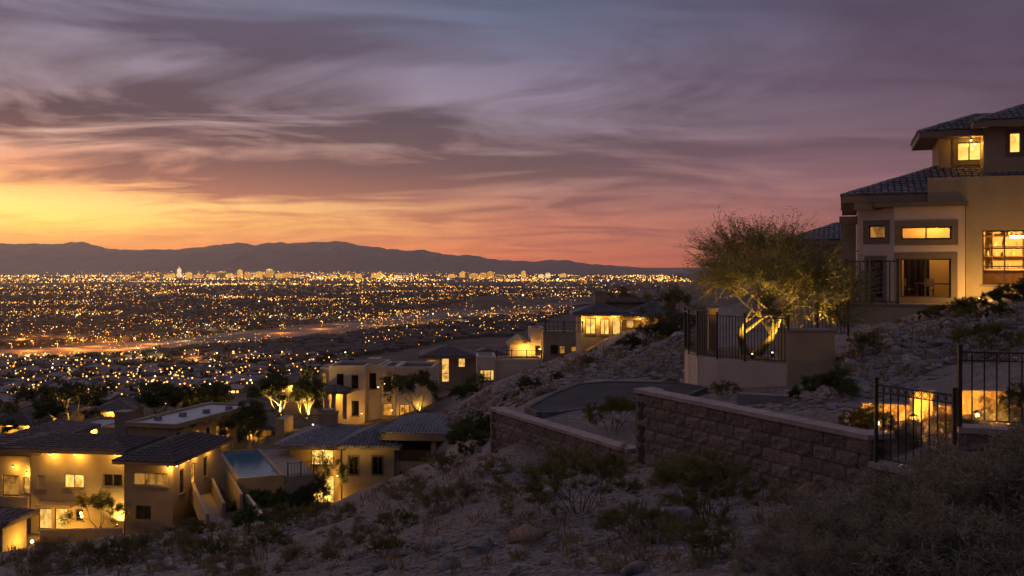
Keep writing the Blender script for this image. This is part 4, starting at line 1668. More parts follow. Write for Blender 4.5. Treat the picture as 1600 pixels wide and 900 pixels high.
def tree_meshes(seed, height, levels, trunk_r, spread, up, leaf, nleaf, lnw, splits=(2, 3), bark='bark', multi=1, tilt=0.35, first=0.28, shrink=0.76, jitter=0.12, twig=0.0):
    rg = np.random.default_rng(seed)
    A, B, r0, r1, tips = [], [], [], [], []
    for k in range(multi):
        a = 2 * math.pi * k / multi + rg.uniform(0, 1)
        d = np.array([math.cos(a) * tilt, math.sin(a) * tilt, 1.0]) if multi > 1 else np.array([0.05, 0.02, 1.0])
        x = grow(rg, (math.cos(a) * .06 * (multi > 1), math.sin(a) * .06 * (multi > 1), -0.1), d / np.linalg.norm(d), height * first * rg.uniform(.85, 1.15), trunk_r / math.sqrt(multi), levels, splits, spread, up, shrink, jitter)
        A.append(x[0]); B.append(x[1]); r0.append(x[2]); r1.append(x[3]); tips += x[4]
    A, B, r0, r1 = np.concatenate(A), np.concatenate(B), np.concatenate(r0), np.concatenate(r1)
    tp = np.array([t[0] for t in tips]); tq = np.array([t[1] for t in tips]); td = np.array([t[2] for t in tips])
    if twig > 0:
        # fine upright twigs leaving the last branches
        nt2 = 2
        i = np.repeat(np.arange(len(tq)), nt2)
        p0 = tp[i] + (tq[i] - tp[i]) * rg.random((len(i), 1))
        dd = td[i] + rg.normal(size=(len(i), 3)) * 0.4 + np.array([0, 0, .25])
        dd /= np.linalg.norm(dd, axis=1, keepdims=True)
        p1 = p0 + dd * twig * rg.uniform(.5, 1.3, (len(i), 1))
        A, B = np.r_[A, p0], np.r_[B, p1]
        r0, r1 = np.r_[r0, np.full(len(i), .005)], np.r_[r1, np.full(len(i), .003)]
        tp, tq, td = np.r_[tp, p0], np.r_[tq, p1], np.r_[td, dd]
    sc = height / max(B[:, 2].max(), .1)
    A, B, tp, tq = A * sc, B * sc, tp * sc, tq * sc
    V, Fq = tubes_np(A, B, r0 * sc, r1 * sc, 5)
    wood = np_mesh('trunk', V, Fq, mt[bark], True)
    i = np.repeat(np.arange(len(tq)), nleaf)
    c = tp[i] + (tq[i] - tp[i]) * rg.uniform(0, 1.1, (len(i), 1)) + rg.normal(size=(len(i), 3)) * lnw[0] * .5
    dd = td[i] * .8 + rg.normal(size=(len(i), 3)) * .75
    V, Fq = leaf_quads(c, dd, rg.uniform(.6, 1.3, len(i)) * lnw[0], rg.uniform(.7, 1.2, len(i)) * lnw[1], rg)
    return wood, np_mesh('crown', V, Fq, mt[leaf])


def put_tree(name, label, cat, meshes, loc, scale=1.0, rz=0.0, group=None, parts=('trunk', 'crown'), sq=(1, 1, 1)):
    r = thing(name, label, cat, loc, rz, group)
    r.scale = (scale * sq[0], scale * sq[1], scale * sq[2])
    link(parts[0], meshes[0], r)
    link(parts[1], meshes[1], r)
    return r


def ground_hit(px, py, y0=3.0, y1=260.0, steps=500):
    """where the ray through photo pixels first meets the ground"""
    px, py = np.atleast_1d(np.asarray(px, float)), np.atleast_1d(np.asarray(py, float))
    Ys = np.geomspace(y0, y1, steps)
    kx, kz = (px - 800) / F_PX, (HOR - py) / F_PX
    X = kx[:, None] * Ys[None]
    zr = kz[:, None] * Ys[None]
    zg = zfast(X, np.broadcast_to(Ys[None], X.shape))
    below = zr < zg
    i = np.argmax(below, axis=1)
    ok = below.any(axis=1)
    Y = Ys[np.maximum(i, 1)]
    x = kx * Y
    return x, Y, zground(x, Y), ok


def uplight(label, loc, power, aim=(0, 0, 1), spot=110, color=(1.0, 0.62, 0.14), group=None):
    r = thing('tree_uplight', label, 'lamp', loc, 0, group)
    mb = MB()
    mb.tube((0, 0, -0.05), (0, 0, 0.1), 0.05, 0.065, 8)
    mb.build('housing', mt['lampmetal'], r)
    mb = MB()
    mb.ball((0, 0, 0.10), 0.035)
    mb.build('bulb', mt['bulb'], r)
    lamp_light('lamp_light', r, (0, 0, 0.2), power, color, 0.05, spot, aim)


# the floodlit palo verde
pv = tree_meshes(11, 5.1, 7, 0.15, 0.50, 0.05, 'leaf_pv', 15, (0.085, 0.018), (2, 3), 'bark_pale', 2, 0.45, 0.13, 0.85, 0.13, twig=0.6)
put_tree('palo_verde_tree', 'floodlit palo verde tree with a forked pale trunk inside the curved railing', 'tree', pv, (8.25, 33.2, -3.06), 1.0, -0.5, sq=(1.32, 1.2, 1))
uplight('uplight at the foot of the floodlit palo verde', (8.7, 32.1, -3.02), 45, (-0.05, 0.3, 1), 125, (1.0, 0.56, 0.10))
uplight('second uplight right of the floodlit palo verde', (10.3, 32.4, -3.02), 260, (-0.25, 0.25, 1), 120, (1.0, 0.56, 0.10))
uplight('third uplight left of the floodlit palo verde', (7.9, 31.6, -3.02), 40, (0.12, 0.45, 1), 100, (1.0, 0.56, 0.10))

# shrubs of the near slope
creo = [tree_meshes(30 + i, 1.5, 5, 0.035, 0.42, 0.05, 'leaf_dark', 30, (0.034, 0.012), (2, 3), 'bark', 12, 0.5, 0.3, 0.72, 0.12) for i in range(3)]
brit = [tree_meshes(50 + i, 0.9, 5, 0.022, 0.5, 0.02, 'leaf_grey', 7, (0.055, 0.014), (2, 4), 'bark_grey', 8, 0.9, 0.3, 0.72, 0.15) for i in range(3)]
yelg = tree_meshes(70, 1.3, 5, 0.035, 0.5, 0.05, 'leaf_yg', 22, (0.04, 0.014), (2, 4), 'bark', 5, 0.7, 0.28, 0.74, 0.12)
oliv = [tree_meshes(80 + i, 1.6, 5, 0.04, 0.5, 0.04, 'leaf_olive', 18, (0.055, 0.024), (2, 4), 'bark', 6, 0.8, 0.3, 0.72, 0.12) for i in range(2)]


SHK = 0.72


def shrub(label, px, py, Y, meshes, h, base_h, group=None, name='desert_shrub', sq=(1, 1, 1), rz=None):
    x = (px - 800) / F_PX * Y
    z = gz(x, Y)
    put_tree(name, label, 'shrub', meshes, (x, Y, z - 0.03), h / base_h * SHK, random.uniform(0, 6.28) if rz is None else rz, group, ('stem', 'foliage'), sq)


shrub('wide dark creosote bush in front of the low end of the block wall', 905, 830, 13.2, creo[0], 1.35, 1.5, sq=(1.25, 1.2, 1))
shrub('tall dark creosote bush before the tall part of the block wall', 1110, 830, 11.6, creo[1], 1.35, 1.5, sq=(1.35, 1.2, 1))
shrub('small dark shrub low between the two big creosote bushes', 985, 860, 10.2, creo[2], 0.62, 1.5, sq=(1.5, 1.3, 1))
shrub('dark shrub at the bottom edge below the tall creosote', 1095, 895, 8.2, creo[0], 0.55, 1.5, sq=(1.5, 1.3, 1))
shrub('small creosote left of the wide dark bush', 830, 775, 16.5, creo[1], 0.55, 1.5)
shrub('yellow-green bush in the bed behind the low block wall', 957, 676, 22.4, yelg, 1.25, 1.3)
shrub('dark shrub behind the cap of the tall block wall', 1290, 650, 20.2, oliv[0], 1.05, 1.6, sq=(1.5, 1.2, 1))
shrub('dark spiky shrub below the curved planter wall', 1132, 622, 27.5, creo[2], 0.85, 1.5, sq=(1.2, 1, 1))
shrub('shrub among the boulders above the planter block', 1352, 568, 29, creo[0], 1.2, 1.5)
for i, (px, py, Y, h, lb) in enumerate([(1290, 860, 7.3, .62, 'grey brittlebush at the left edge of the big foreground clump'), (1380, 850, 7.6, .78, 'grey brittlebush below the block wall end'),
                                        (1470, 860, 7.0, .82, 'grey brittlebush under the garden gate'), (1560, 850, 7.2, .98, 'tall grey brittlebush below the right iron railing'),
                                        (1340, 900, 6.3, .6, 'low grey brittlebush along the bottom edge, left of two'), (1450, 905, 5.9, .66, 'low grey brittlebush along the bottom edge under the gate'),
                                        (1560, 900, 5.6, .75, 'grey brittlebush in the bottom right corner'), (1650, 830, 7.4, 1.0, 'grey brittlebush cut by the right edge'),
                                        (1505, 800, 8.4, .6, 'grey brittlebush hiding the foot of the right railing wall'), (1590, 775, 8.8, .9, 'tall grey brittlebush in front of the right railing'),
                                        (1230, 905, 6.4, .42, 'small grey brittlebush near the bottom edge'), (1420, 810, 8.8, .38, 'thin brittlebush before the gate sill')]):
    shrub(lb, px, py, Y, brit[i % 3], h * 1.1, 0.9, 'brittlebush in the near corner', 'brittlebush', (1.35, 1.25, 1))
for i, (px, py, Y, h, lb) in enumerate([(1392, 690, 15.2, .7, 'small leafy plant lit from behind at the left of the gate'), (1412, 690, 15.4, .5, 'low plant behind the gate between two path lamps'), (1455, 690, 15.2, .75, 'leafy plant behind the right half of the gate'),
                                        (1350, 668, 17.0, .8, 'leafy plant left of the gate, over the end of the block wall'), (1478, 680, 15.6, .6, 'plant beside the pier behind the gate'), (1505, 672, 14.9, .4, 'low plant behind the left pickets of the tall railing'),
                                        (1560, 668, 15.0, .55, 'plant behind the tall railing right of its lamp'), (1595, 660, 15.2, .7, 'plant behind the tall railing at the right edge')]):
    shrub(lb, px, py, Y, oliv[i % 2] if i % 2 else brit[i % 3], h, 1.6 if i % 2 else .9, 'plants among the path lamps', 'garden_plant')
# slope shrubs
for i, (px, py, h, kind, lb) in enumerate([
        (640, 776, .75, 'd', 'dry tawny shrub on the gravel slope below the tan house'), (700, 800, .8, 'd', 'dry tawny shrub in the middle of the gravel slope'),
        (617, 832, .6, 'c', 'round dark shrub on the lower gravel slope'), (692, 742, .8, 'c', 'dark shrub on the crest right of the tan house'),
        (735, 712, 1.0, 'o', 'pale shrub at the foot of the block wall end'), (745, 690, 1.1, 'o', 'olive shrub behind the left end of the block wall'),
        (560, 850, .6, 'd', 'tawny shrub on the lower left slope'), (480, 880, .55, 'd', 'dry shrub at the bottom edge left of centre'), (420, 858, .7, 'c', 'dark shrub on the slope left of centre'),
        (330, 880, .8, 'c', 'dark shrub at the bottom edge below the stair walls'), (250, 872, .9, 'd', 'dry shrub on the left slope'), (300, 850, 1.0, 'c', 'dark bush below the stair walls'),
        (180, 885, .9, 'c', 'dark shrub near the bottom left'), (100, 895, 1.0, 'd', 'tawny bush near the bottom left corner'), (400, 835, 1.0, 'o', 'olive bush below the pool terrace'),
        (360, 905, .55, 'd', 'dry clump at the bottom edge'), (520, 815, .8, 'd', 'dry bush on the crest below the floodlit yard tree'), (450, 830, .9, 'c', 'dark bush on the crest under the yard fence'),
        (770, 740, .5, 'd', 'small dry clump beside the block wall foot'), (600, 870, .45, 'c', 'small dark clump at the bottom centre')]):
    x, Y, z, ok = ground_hit(px, py)
    if not ok[0]:
        continue
    ms = {'d': brit[i % 3], 'c': creo[i % 3], 'o': oliv[i % 2]}[kind]
    bh = {'d': .9, 'c': 1.5, 'o': 1.6}[kind]
    if kind == 'd':
        ms = (ms[0], ms[1].copy())
        ms[1].materials[0] = mt['leaf_dry']
    put_tree('desert_shrub', lb, 'shrub', ms, (x[0], Y[0], z[0] - 0.04), 0.62 * h * (1 + Y[0] / 60) / bh, random.uniform(0, 6), 'shrubs on the gravel slope', ('stem', 'foliage'), (1.2, 1.2, 1))
# shrubs of the far hillside, right of centre
for i, (px, py, Y, h, lb) in enumerate([
        (745, 618, 100, 3.6, 'dark round bush below the dark hip-roofed house'), (725, 625, 92, 3.0, 'dark bush left of the flat stucco wing'), (830, 612, 62, 1.8, 'dark bush on the far rocky slope above the pad'),
        (920, 585, 62, 1.6, 'olive bush on the rocky slope below the hilltop villa'), (990, 560, 66, 2.2, 'dark bush on the rocky slope right of the villa wall'), (1040, 548, 66, 2.6, 'large dark bush below the villa eaves'),
        (1010, 530, 80, 2.6, 'dark bush before the villa windows'), (1060, 520, 84, 2.8, 'bush at the right end of the villa'), (870, 600, 56, 1.0, 'small dry bush at the pad edge'),
        (1050, 600, 36, 0.6, 'small shrub left of the planter wall'), (800, 622, 60, 1.3, 'low bush on the slope above the pad'), (680, 640, 84, 1.7, 'bush below the pueblo house')]):
    x = (px - 800) / F_PX * Y
    put_tree('hillside_shrub', lb, 'shrub', oliv[i % 2] if i % 3 else creo[i % 3], (x, Y, gz(x, Y) - .1), 0.6 * h / 1.55, random.uniform(0, 6), 'bushes on the far slope', ('stem', 'foliage'), (1.25, 1.2, 1))
# grass and brush at the foot of the tan house
for i, (px, py, Y, h) in enumerate([(1450, 486, 40, .8), (1475, 484, 39, 1.0), (1500, 482, 38, 1.1), (1530, 478, 37.5, 1.1), (1560, 474, 37, 1.2), (1590, 472, 36.5, 1.3), (1625, 470, 36, 1.3), (1520, 500, 33, .9), (1560, 505, 32, .8), (1545, 545, 24, 1.5)]):
    x = (px - 800) / F_PX * Y
    put_tree('brush_clump', ['%s olive brush clump at the foot of the tan house, counted from its left corner' % w for w in ('first', 'second', 'third', 'fourth', 'fifth', 'sixth', 'seventh')][i] if i < 7 else
             ['olive brush on the boulder slope left of two below the kitchen', 'olive brush on the boulder slope right of two below the kitchen', 'thin desert tree behind the right iron railing'][i - 7], 'shrub',
             (yelg if i % 2 else oliv[i % 2]), (x, Y, gz(x, Y) - .05), 0.7 * h / 1.5, random.uniform(0, 6), 'brush below the tan house', ('stem', 'foliage'), (1.2, 1.2, 1))
# dark tree beside the villa and tuft behind the palo verde
tdark = [tree_meshes(90 + i, 4.0, 6, 0.12, 0.45, 0.06, 'leaf_dark', 9, (0.16, 0.08), (2, 3), 'bark', 2, 0.35, 0.26, 0.76, 0.12) for i in range(3)]
x_ = (1050 - 800) / F_PX * 70
put_tree('dark_tree', 'dark tree rising left of the floodlit palo verde', 'tree', tdark[0], (x_, 70, gz(x_, 70)), 1.0)
x_ = (970 - 800) / F_PX * 120
put_tree('dark_tree', 'dark tree poking above the villa roof beside its chimney', 'tree', tdark[1], (x_, 120, -9.0), 1.6)


# ================================================================== houses down the hill
# ---- A: two-storey house, bottom left
A = Fr(48, 830, 69.0, -7.0)
HA = A.root('tile_roof_house', 'two-storey yellow-lit stucco house with brown tile roof at the bottom left', 'house')
au0, au1, az0, az1 = volume(A, HA, 48, 194, 703, 832, 0.0, 4.6, 'stucco',
                            [(58, 71, 744, 766, 'frame_pale', 1, 1, 'frame_pale', 0.0), (100, 131, 741, 763, 'lit_bright', 2, 1, 'frame_pale', 0.0), (161, 191, 739, 759, 'dark', 2, 1, 'frame_pale', 0.0),
                             (60, 81, 796, 829, 'lit', 1, 1, 'frame', 0.0), (85, 105, 795, 829, 'lit_bright', 1, 1, 'frame', 0.0), (118, 130, 796, 814, 'dark', 1, 1, 'frame', 0.0)], skirt=3)
hip(HA, au0 - 2.0, au1 - 0.2, 0, 4.6, az1 + 0.1, 11, 0.7, 'tile', 0.25, tiles='FRL')
for px in (78, 117, 180):
    q = A.pt(px, 709, -0.55)
    eave_lamp(HA, q, 24)
# right wing, its long side lit by a row of lamps
wu0, wu1, wz0, wz1 = volume(A, HA, 196, 270, 721, 850, -0.8, 8.0, 'stucco_dark', [(208, 262, 739, 759, 'lit_dim', 3, 1, 'frame_pale', 0.0), (212, 236, 790, 812, 'dark', 2, 1, 'frame', 0.0)],
                            [('R', 281, 288, 733, 770, 'dark', 1, 1), ('R', 299, 306, 724, 756, 'lit_orange', 1, 1), ('R', 318, 324, 714, 744, 'dark', 1, 1)], skirt=3)
hip(HA, wu0 + 0.1, wu1 - 0.1, -0.8, 7.2, wz1 + 0.1, 20, 0.7, 'tile', 0.22, tiles='FRL')
for i, (px, py) in enumerate(((262, 730), (276, 727), (294, 718), (312, 709), (333, 699))):
    if i == 0:
        eave_lamp(HA, A.pt(px, py, -1.15), 14)
    else:
        v_ = A.v(px, wu1 + 0.4)
        eave_lamp(HA, (wu1 + 0.4, v_, A.z(py, wu1 + 0.4, v_)), 16)
# terrace parapet with uplight between the roofs
mb = MB()
p0, p1 = A.pt(150, 722, 6.5), A.pt(262, 722, 6.5)
mb.box(p0.x, 6.6, p0.z - 1.5, p1.x, 6.9, A.z(700, p0.x, 6.6))
mb.build('terrace_parapet', mt['stucco'], HA)
lamp_light('lamp_light', HA, (A.u(182, 6.1), 6.1, A.z(716, A.u(182, 6.1), 6.1)), 22, WARM, 0.06)
# left balcony
lu0, lu1, lz0, lz1 = volume(A, HA, -60, 47, 712, 832, 0.6, 4.5, 'stucco', [(3, 30, 742, 774, 'lit_dim', 1, 1, 'frame', 0.0), (36, 46, 744, 770, 'lit', 1, 1, 'frame', 0.0)], skirt=3)
hip(HA, lu0, lu1 + 0.5, 0.6, 5, lz1 + 0.5, 12, 0.9, 'tile', 0.25, tiles='F')
mb = MB()
q0, q1 = A.u(-60, -0.6), A.u(47, -0.6)
zt = A.z(775, 0, -0.6)
mb.box(q0, -0.9, zt - 1.2, q1, -0.7, zt)
mb.box(q0, -0.7, zt - 1.3, q1, 0.58, zt - 1.15)
mb.build('balcony', mt['stucco_dark'], HA)
eave_lamp(HA, A.pt(42, 738, 0.2), 24)
eave_lamp(HA, A.pt(20, 728, 0.2), 10)
# pergola hood over the door
mb = MB()
q = A.pt(60, 792, -0.9)
q2 = A.pt(110, 790, -0.9)
mb.box(q.x - .2, -1.0, q.z, q2.x, -0.02, q.z + 0.18)
mb.build('door_hood', mt['fascia'], HA)
lamp_light('lamp_light', HA, A.pt(95, 822, -1.2), 26, WARM, 0.1)
# porch roof, nearest corner
A2 = Fr(0, 850, 60.0, -7.0)
HP = A2.root('garden_pavilion', 'small tile-roofed pavilion at the left edge before the two-storey house', 'pavilion')
pu0, pu1, pz0, pz1 = volume(A2, HP, -90, 4, 815, 870, 0.0, 2.4, 'stucco', [(-30, -14, 832, 846, 'dark', 1, 1, 'frame', 0.0)], skirt=2)
hip(HP, pu0, pu1, 0, 2.4, pz1, 20, 0.55, 'tile', 0.18, tiles='FR')
p_ = P(50, 846, 61.5)
lp = thing('wall_lamp', 'glowing ground lamp between the pavilion and the house', 'lamp', (p_.x, p_.y, gz(p_.x, p_.y)))
mb = MB(); mb.tube((0, 0, -.1), (0, 0, p_.z - lp.location.z - .05), .05, .05, 6); mb.build('post', mt['lampmetal'], lp)
mb = MB(); mb.ball((0, 0, p_.z - lp.location.z), .11); mb.build('bulb', mt['bulb'], lp)
lamp_light('lamp_light', lp, (0, -0.2, p_.z - lp.location.z + 0.1), 45, WARM, .1)
for k_, (px, lb) in enumerate(((70, 'yard lamp under the bright ground-floor window'), (112, 'yard lamp below the middle of the two-storey house'))):
    q_ = P(px, 832, 66.5)
    yl = thing('yard_lamp', lb, 'lamp', (q_.x, q_.y, q_.z - .3))
    mb = MB(); mb.tube((0, 0, -.3), (0, 0, .35), .04, .05, 6); mb.build('post', mt['lampmetal'], yl)
    mb = MB(); mb.ball((0, 0, .42), .07); mb.build('bulb', mt['bulb'], yl)
    lamp_light('lamp_light', yl, (0, .2, .5), 34, WARM, .08)
# garden wall and lit shrub before house A
a_, b_2 = P(62, 842, 64.5), P(190, 838, 65.0)
stucco_wall('garden_wall', 'low dark garden wall in front of the two-storey house', (a_.x, a_.y), (b_2.x, b_2.y), a_.z + 0.5, a_.z - 2.5, .25, 'stucco_dark')
x_ = (152 - 800) / F_PX * 66.5
put_tree('yard_tree', 'floodlit feathery shrub against the wall of the two-storey house', 'tree', tree_meshes(120, 2.6, 5, .06, .5, .05, 'leaf_yg', 9, (.14, .05), (2, 4), 'bark_pale', 4, .6, .28, .76), (x_, 66.8, P(0, 826, 66.8).z), 1.0)
q_ = P(172, 806, 66.4)
uplight('lamp behind the feathery shrub by the two-storey house', (q_.x, 67.6, P(0, 822, 67.6).z), 130, (0.1, 0.3, 1), 150)

# ---- A': long flat-roofed house behind
B1 = Fr(200, 706, 85.0, -16.0)
HB = B1.root('flat_roof_house', 'long flat-roofed tan house with a pale roof and row of tall windows', 'house')
u0, u1, z0, z1 = volume(B1, HB, 200, 270, 664, 706, 0.0, 12.0, 'stucco', [(209, 225, 680, 700, 'lit_dim', 1, 2, 'frame', 0.0), (241, 261, 680, 699, 'dark', 2, 1, 'frame', 0.0)],
                        [('R', 275, 282, 676, 698, 'dark', 1, 1), ('R', 291, 297, 674, 695, 'dark', 1, 1), ('R', 306, 313, 671, 693, 'lit_dim', 1, 1), ('R', 322, 329, 668, 690, 'dark', 1, 1), ('R', 338, 345, 665, 688, 'lit_dim', 1, 1), ('R', 353, 360, 662, 685, 'lit_orange', 1, 1)], skirt=5)
flat_roof(HB, u0, u1 + 0.6, -0.4, 12.4, z1, 0.22)
mb = MB()
for i in range(6):
    vv_ = 0.6 + i * 2.0
    mb.box(u1 + 0.02, vv_, z1 - 0.45, u1 + 0.55, vv_ + 0.35, z1 - 0.18)
mb.build('roof_beam', mt['fascia'], HB)
for k_ in range(4):
    mb = MB()
    uq, vq = u0 + 1.2 + k_ * .9, 2.0 + k_ * 2.4
    mb.box(uq, vq, z1 + .03, uq + .5, vq + .5, z1 + .4)
    mb.build('roof_vent', mt['concrete'], HB)
c0 = B1.pt(180, 648, 1.0)
mb = MB()
cz = B1.pt(180, 646, 1.0).z
mb.box(B1.u(179, 1.0), 1.0, z0, B1.u(197, 1.0), 2.2, cz)
mb.box(B1.u(178, 1.0), 0.92, cz + 0.003, B1.u(198, 1.0), 2.28, cz + 0.18)
mb.build('chimney', mt['stucco_dark'], HB)
volume(B1, HB, 158, 179, 668, 706, 1.4, 8, 'stucco', [(166, 174, 677, 700, 'lit_orange', 1, 1, 'frame', 0)], skirt=5)
for i, (px, py) in enumerate(((300, 694), (318, 690), (350, 684))):
    v_ = B1.v(px, u1 + 0.25)
    eave_lamp(HB, (u1 + 0.3, v_, B1.z(py, u1, v_)), 9, r=.05)
railing('balcony_railing', 'thin dark railing before the flat-roofed house', 'railing', [B1.world(B1.u(158, -1.2), -1.2, z0 + 5.0), B1.world(B1.u(272, -1.2), -1.2, z0 + 5.0)], 1.0, 0.5, 2.5, r=.02)

# ---- pool terrace and the sloping ramp walls between A and B
T1 = Fr(375, 749, 72.7, 23.5)
HT = T1.root('pool_terrace', 'narrow raised blue swimming pool with pale walls between two houses', 'pool')
zw, d_, ua, ub, th = 0.0, 11.0, 0.0, 3.0, .28
for nm, bx_ in (('pool_wall', (ua - th, -th, zw - 3.2, ub + th, 0, zw + .12)), ('pool_wall', (ua - th, d_, zw - 3, ub + th, d_ + th, zw + .12)), ('pool_wall', (ua - th, 0, zw - 3.2, ua, d_, zw + .12)), ('pool_wall', (ub, 0, zw - 3, ub + th, d_, zw + .12))):
    mb = MB()
    mb.box(*bx_)
    mb.build(nm, mt['stucco'], HT)
mt['water'] = surf('pool_water', (0.09, 0.19, 0.26), (0.07, 0.15, 0.22), .6, .06, .2, 3, spec=.6)
mb = MB()
mb.quad((ua, 0, zw), (ub, 0, zw), (ub, d_, zw), (ua, d_, zw))
mb.build('water', mt['water'], HT)
mb = MB()
mb.box(ub + th, -.6, zw - 1.5, ub + 2.6, d_, zw + .05)
mb.build('deck', mt['concrete'], HT)
railing('pool_railing', 'dark railing along the front of the pool terrace', 'railing', [T1.world(ub + .5, -.5, zw + .05), T1.world(ub + 2.5, -.5, zw + .05)], 1.0, .25, 1.0, r=.018)


def ramp_wall(label, p0, Y0, p1, Y1, hgt, mat='stucco_pale'):
    a, b = P(*p0, Y0), P(*p1, Y1)
    r = thing('ramp_wall', label, 'wall', (a.x, a.y, a.z))
    d = b - a
    n = Vector((-d.y, d.x, 0)).normalized() * .2
    mb = MB()
    v = [Vector((0, 0, 0)), d, d + n, n]
    lo = [q + Vector((0, 0, -hgt)) for q in v]
    mb.add(v + lo, [(0, 1, 2, 3), (7, 6, 5, 4), (0, 4, 5, 1), (1, 5, 6, 2), (2, 6, 7, 3), (3, 7, 4, 0)])
    mb.build('wall', mt[mat], r)


ramp_wall('first sloping pale ramp wall beside the lamp-lit gallery', (327, 803), 58, (294, 735), 76, 1.4, 'stucco_dark')
ramp_wall('middle sloping ramp wall left of the pool', (352, 786), 63, (324, 726), 80, 1.4, 'stucco_dark')
ramp_wall('third ramp wall, against the side of the pool', (380, 772), 67, (346, 716), 84, 1.6, 'stucco')
ramp_wall('long retaining wall below the yard with the floodlit tree', (420, 812), 62, (388, 772), 69, 2.5)
ramp_wall('thin yard wall running below the floodlit yard tree', (421, 806), 62, (560, 800), 66, 1.6, 'stucco_dark')
rp = MB()
pts = [P(329, 806, 58.3), P(350, 790, 62.6), P(323, 733, 79), P(297, 740, 76)]
rp.add([p - Vector((0, 0, .9)) for p in pts], [(0, 1, 2, 3)])
ro = rp.build('ramp', mt['concrete'])
tag(ro, 'dark concrete driveway ramp between the sloping walls', None, kind='structure')

# ---- B: house with the tall lit window
B = Fr(535, 792, 80.0, -6.0)
HC = B.root('tile_roof_house', 'tan house with a tall golden window and grey-brown tile roofs below the gravel slope', 'house')
# main front
u0, u1, z0, z1 = volume(B, HC, 535, 616, 697, 795, 0.0, 7.0, 'stucco', [(545, 560, 714, 742, 'dark', 2, 1, 'frame', .12), (582, 598, 713, 741, 'dark', 2, 1, 'frame', .12), (545, 560, 775, 795, 'dark', 1, 1, 'frame', 0)], skirt=4)
hip(HC, u0 - .1, u1 + .1, 0, 6.0, z1, 24, .5, 'tile_slate', .2, tiles='FRL')
# left tower with the big window
t0, t1, tz0_, tz1_ = volume(B, HC, 452, 532, 695, 800, 1.0, 7.0, 'stucco', [(486, 521, 699, 727, 'lit_bright', 2, 1, 'frame', 0), (488, 522, 742, 786, 'lit_bright', 2, 2, 'frame', 0)], skirt=4)
hip(HC, t0 - .2, t1 - 0.2, 0.9, 8.0, tz1_, 19, .9, 'tile_slate', .25, tiles='FLR')
eave_lamp(HC, B.pt(505, 702, .5), 24)
eave_lamp(HC, B.pt(527, 742, .3), 12)
mb = MB()
mb.box(B.u(529, .2), .2, tz0_, B.u(533, .2), .9, B.z(742, 0, .2))
mb.build('pier', mt['stucco'], HC)
lamp_light('lamp_light', HC, B.pt(515, 782, -1.0), 26, WARM, .1)
# right wing with recessed balcony
r0, r1, rz0_, rz1_ = volume(B, HC, 617, 682, 721, 790, 0.4, 6.0, 'stucco', [(624, 637, 736, 762, 'dark', 1, 1, 'frame', 0), (643, 652, 735, 760, 'dark', 1, 1, 'frame', 0), (660, 669, 735, 750, 'dark', 1, 1, 'frame', 0)], skirt=4)
zr = B.z(683, r0 + 2, 0.4)
mb = MB()
mb.box(r0, 3.6, rz1_ + .002, r1, 6.4, zr)
mb.build('balcony_wall', mt['stucco_dark'], HC)
mb = MB()
mb.box(r1 - .45, .4, rz1_ + .002, r1, .9, zr)
mb.build('balcony_pier', mt['stucco'], HC)
mb = MB()
mb.box(r0, .4, rz1_ + .002, r0 + .3, 3.59, zr)
mb.build('balcony_side', mt['stucco_dark'], HC)
mb = MB()
mb.box(r0 + .31, .42, rz1_ + .002, r1 - .46, .52, rz1_ + .95)
mb.build('balcony_parapet', mt['wood'], HC)
window(HC, (r0, 3.59, rz1_), (1, 0, 0), (0, 1, 0), .8, 2.0, .2, 2.2, 'lit_dim', 2, 1)
hip(HC, r0 - .6, r1 + .4, .4, 7.5, zr + .35, 17, .6, 'tile_slate', .55, tiles='FRL')
# chimney
mb = MB()
cu0, cu1 = B.u(498, 4.5), B.u(521, 4.5)
ctz = B.z(648, cu0, 4.5)
mb.box(cu0, 4.5, tz1_, cu1, 5.9, ctz)
mb.build('chimney', mt['stucco_dark'], HC)
mb = MB()
mb.box(cu0 - .08, 4.42, ctz + .003, cu1 + .08, 5.98, ctz + .15)
mb.box(cu0 + .15, 4.6, ctz + .153, cu1 - .15, 5.8, ctz + .4)
mb.build('chimney_cap', mt['stucco_dark'], HC)
# left courtyard wall and glass front facing the pool
l0, l1, lz0_, lz1_ = volume(B, HC, 430, 444, 655, 760, 6.5, 2.5, 'stucco', (), skirt=4)
volume(B, HC, 446, 500, 672, 700, 9.0, .5, 'stucco', (), skirt=4, name='court_wall')
eave_lamp(HC, B.pt(489, 662, 8.4), 30, r=.09)
eave_lamp(HC, B.pt(440, 757, 2.0), 36, r=.09)
# floodlit yard tree
x_ = (511 - 800) / F_PX * 76
zt_ = P(0, 793, 76).z
put_tree('yard_tree', 'floodlit small tree with a bright trunk before the tall golden window', 'tree', tree_meshes(130, 4.4, 6, .10, .40, .10, 'leaf_olive', 8, (.14, .06), (2, 3), 'bark_pale', 3, .4, .22, .78), (x_, 76, zt_), 1.0, 1.0)
uplight('uplight under the tree before the tall golden window', (x_ + .3, 75.2, zt_ + .1), 260, (0, .2, 1), 120)
for i, (px, py, h) in enumerate(((452, 790, 2.2), (470, 792, 2.0), (430, 788, 1.8), (486, 775, 1.9), (398, 800, 2.0), (416, 796, 2.2), (380, 800, 1.8))):
    xx = (px - 800) / F_PX * (74 if i < 4 else 70)
    put_tree('yard_shrub', ['dark yard shrub left of the floodlit yard tree', 'dark yard shrub nearest the floodlit yard tree', 'dark yard shrub by the long retaining wall', 'dark yard shrub under the golden window', 'dark shrub below the front wall of the pool', 'dark shrub under the pool deck railing', 'dark shrub at the left corner of the pool wall'][i], 'shrub', oliv[i % 2], (xx, 74 if i < 4 else 70, P(0, py, 74 if i < 4 else 70).z - .6), h / 1.6, i * 1.3, None, ('stem', 'foliage'))

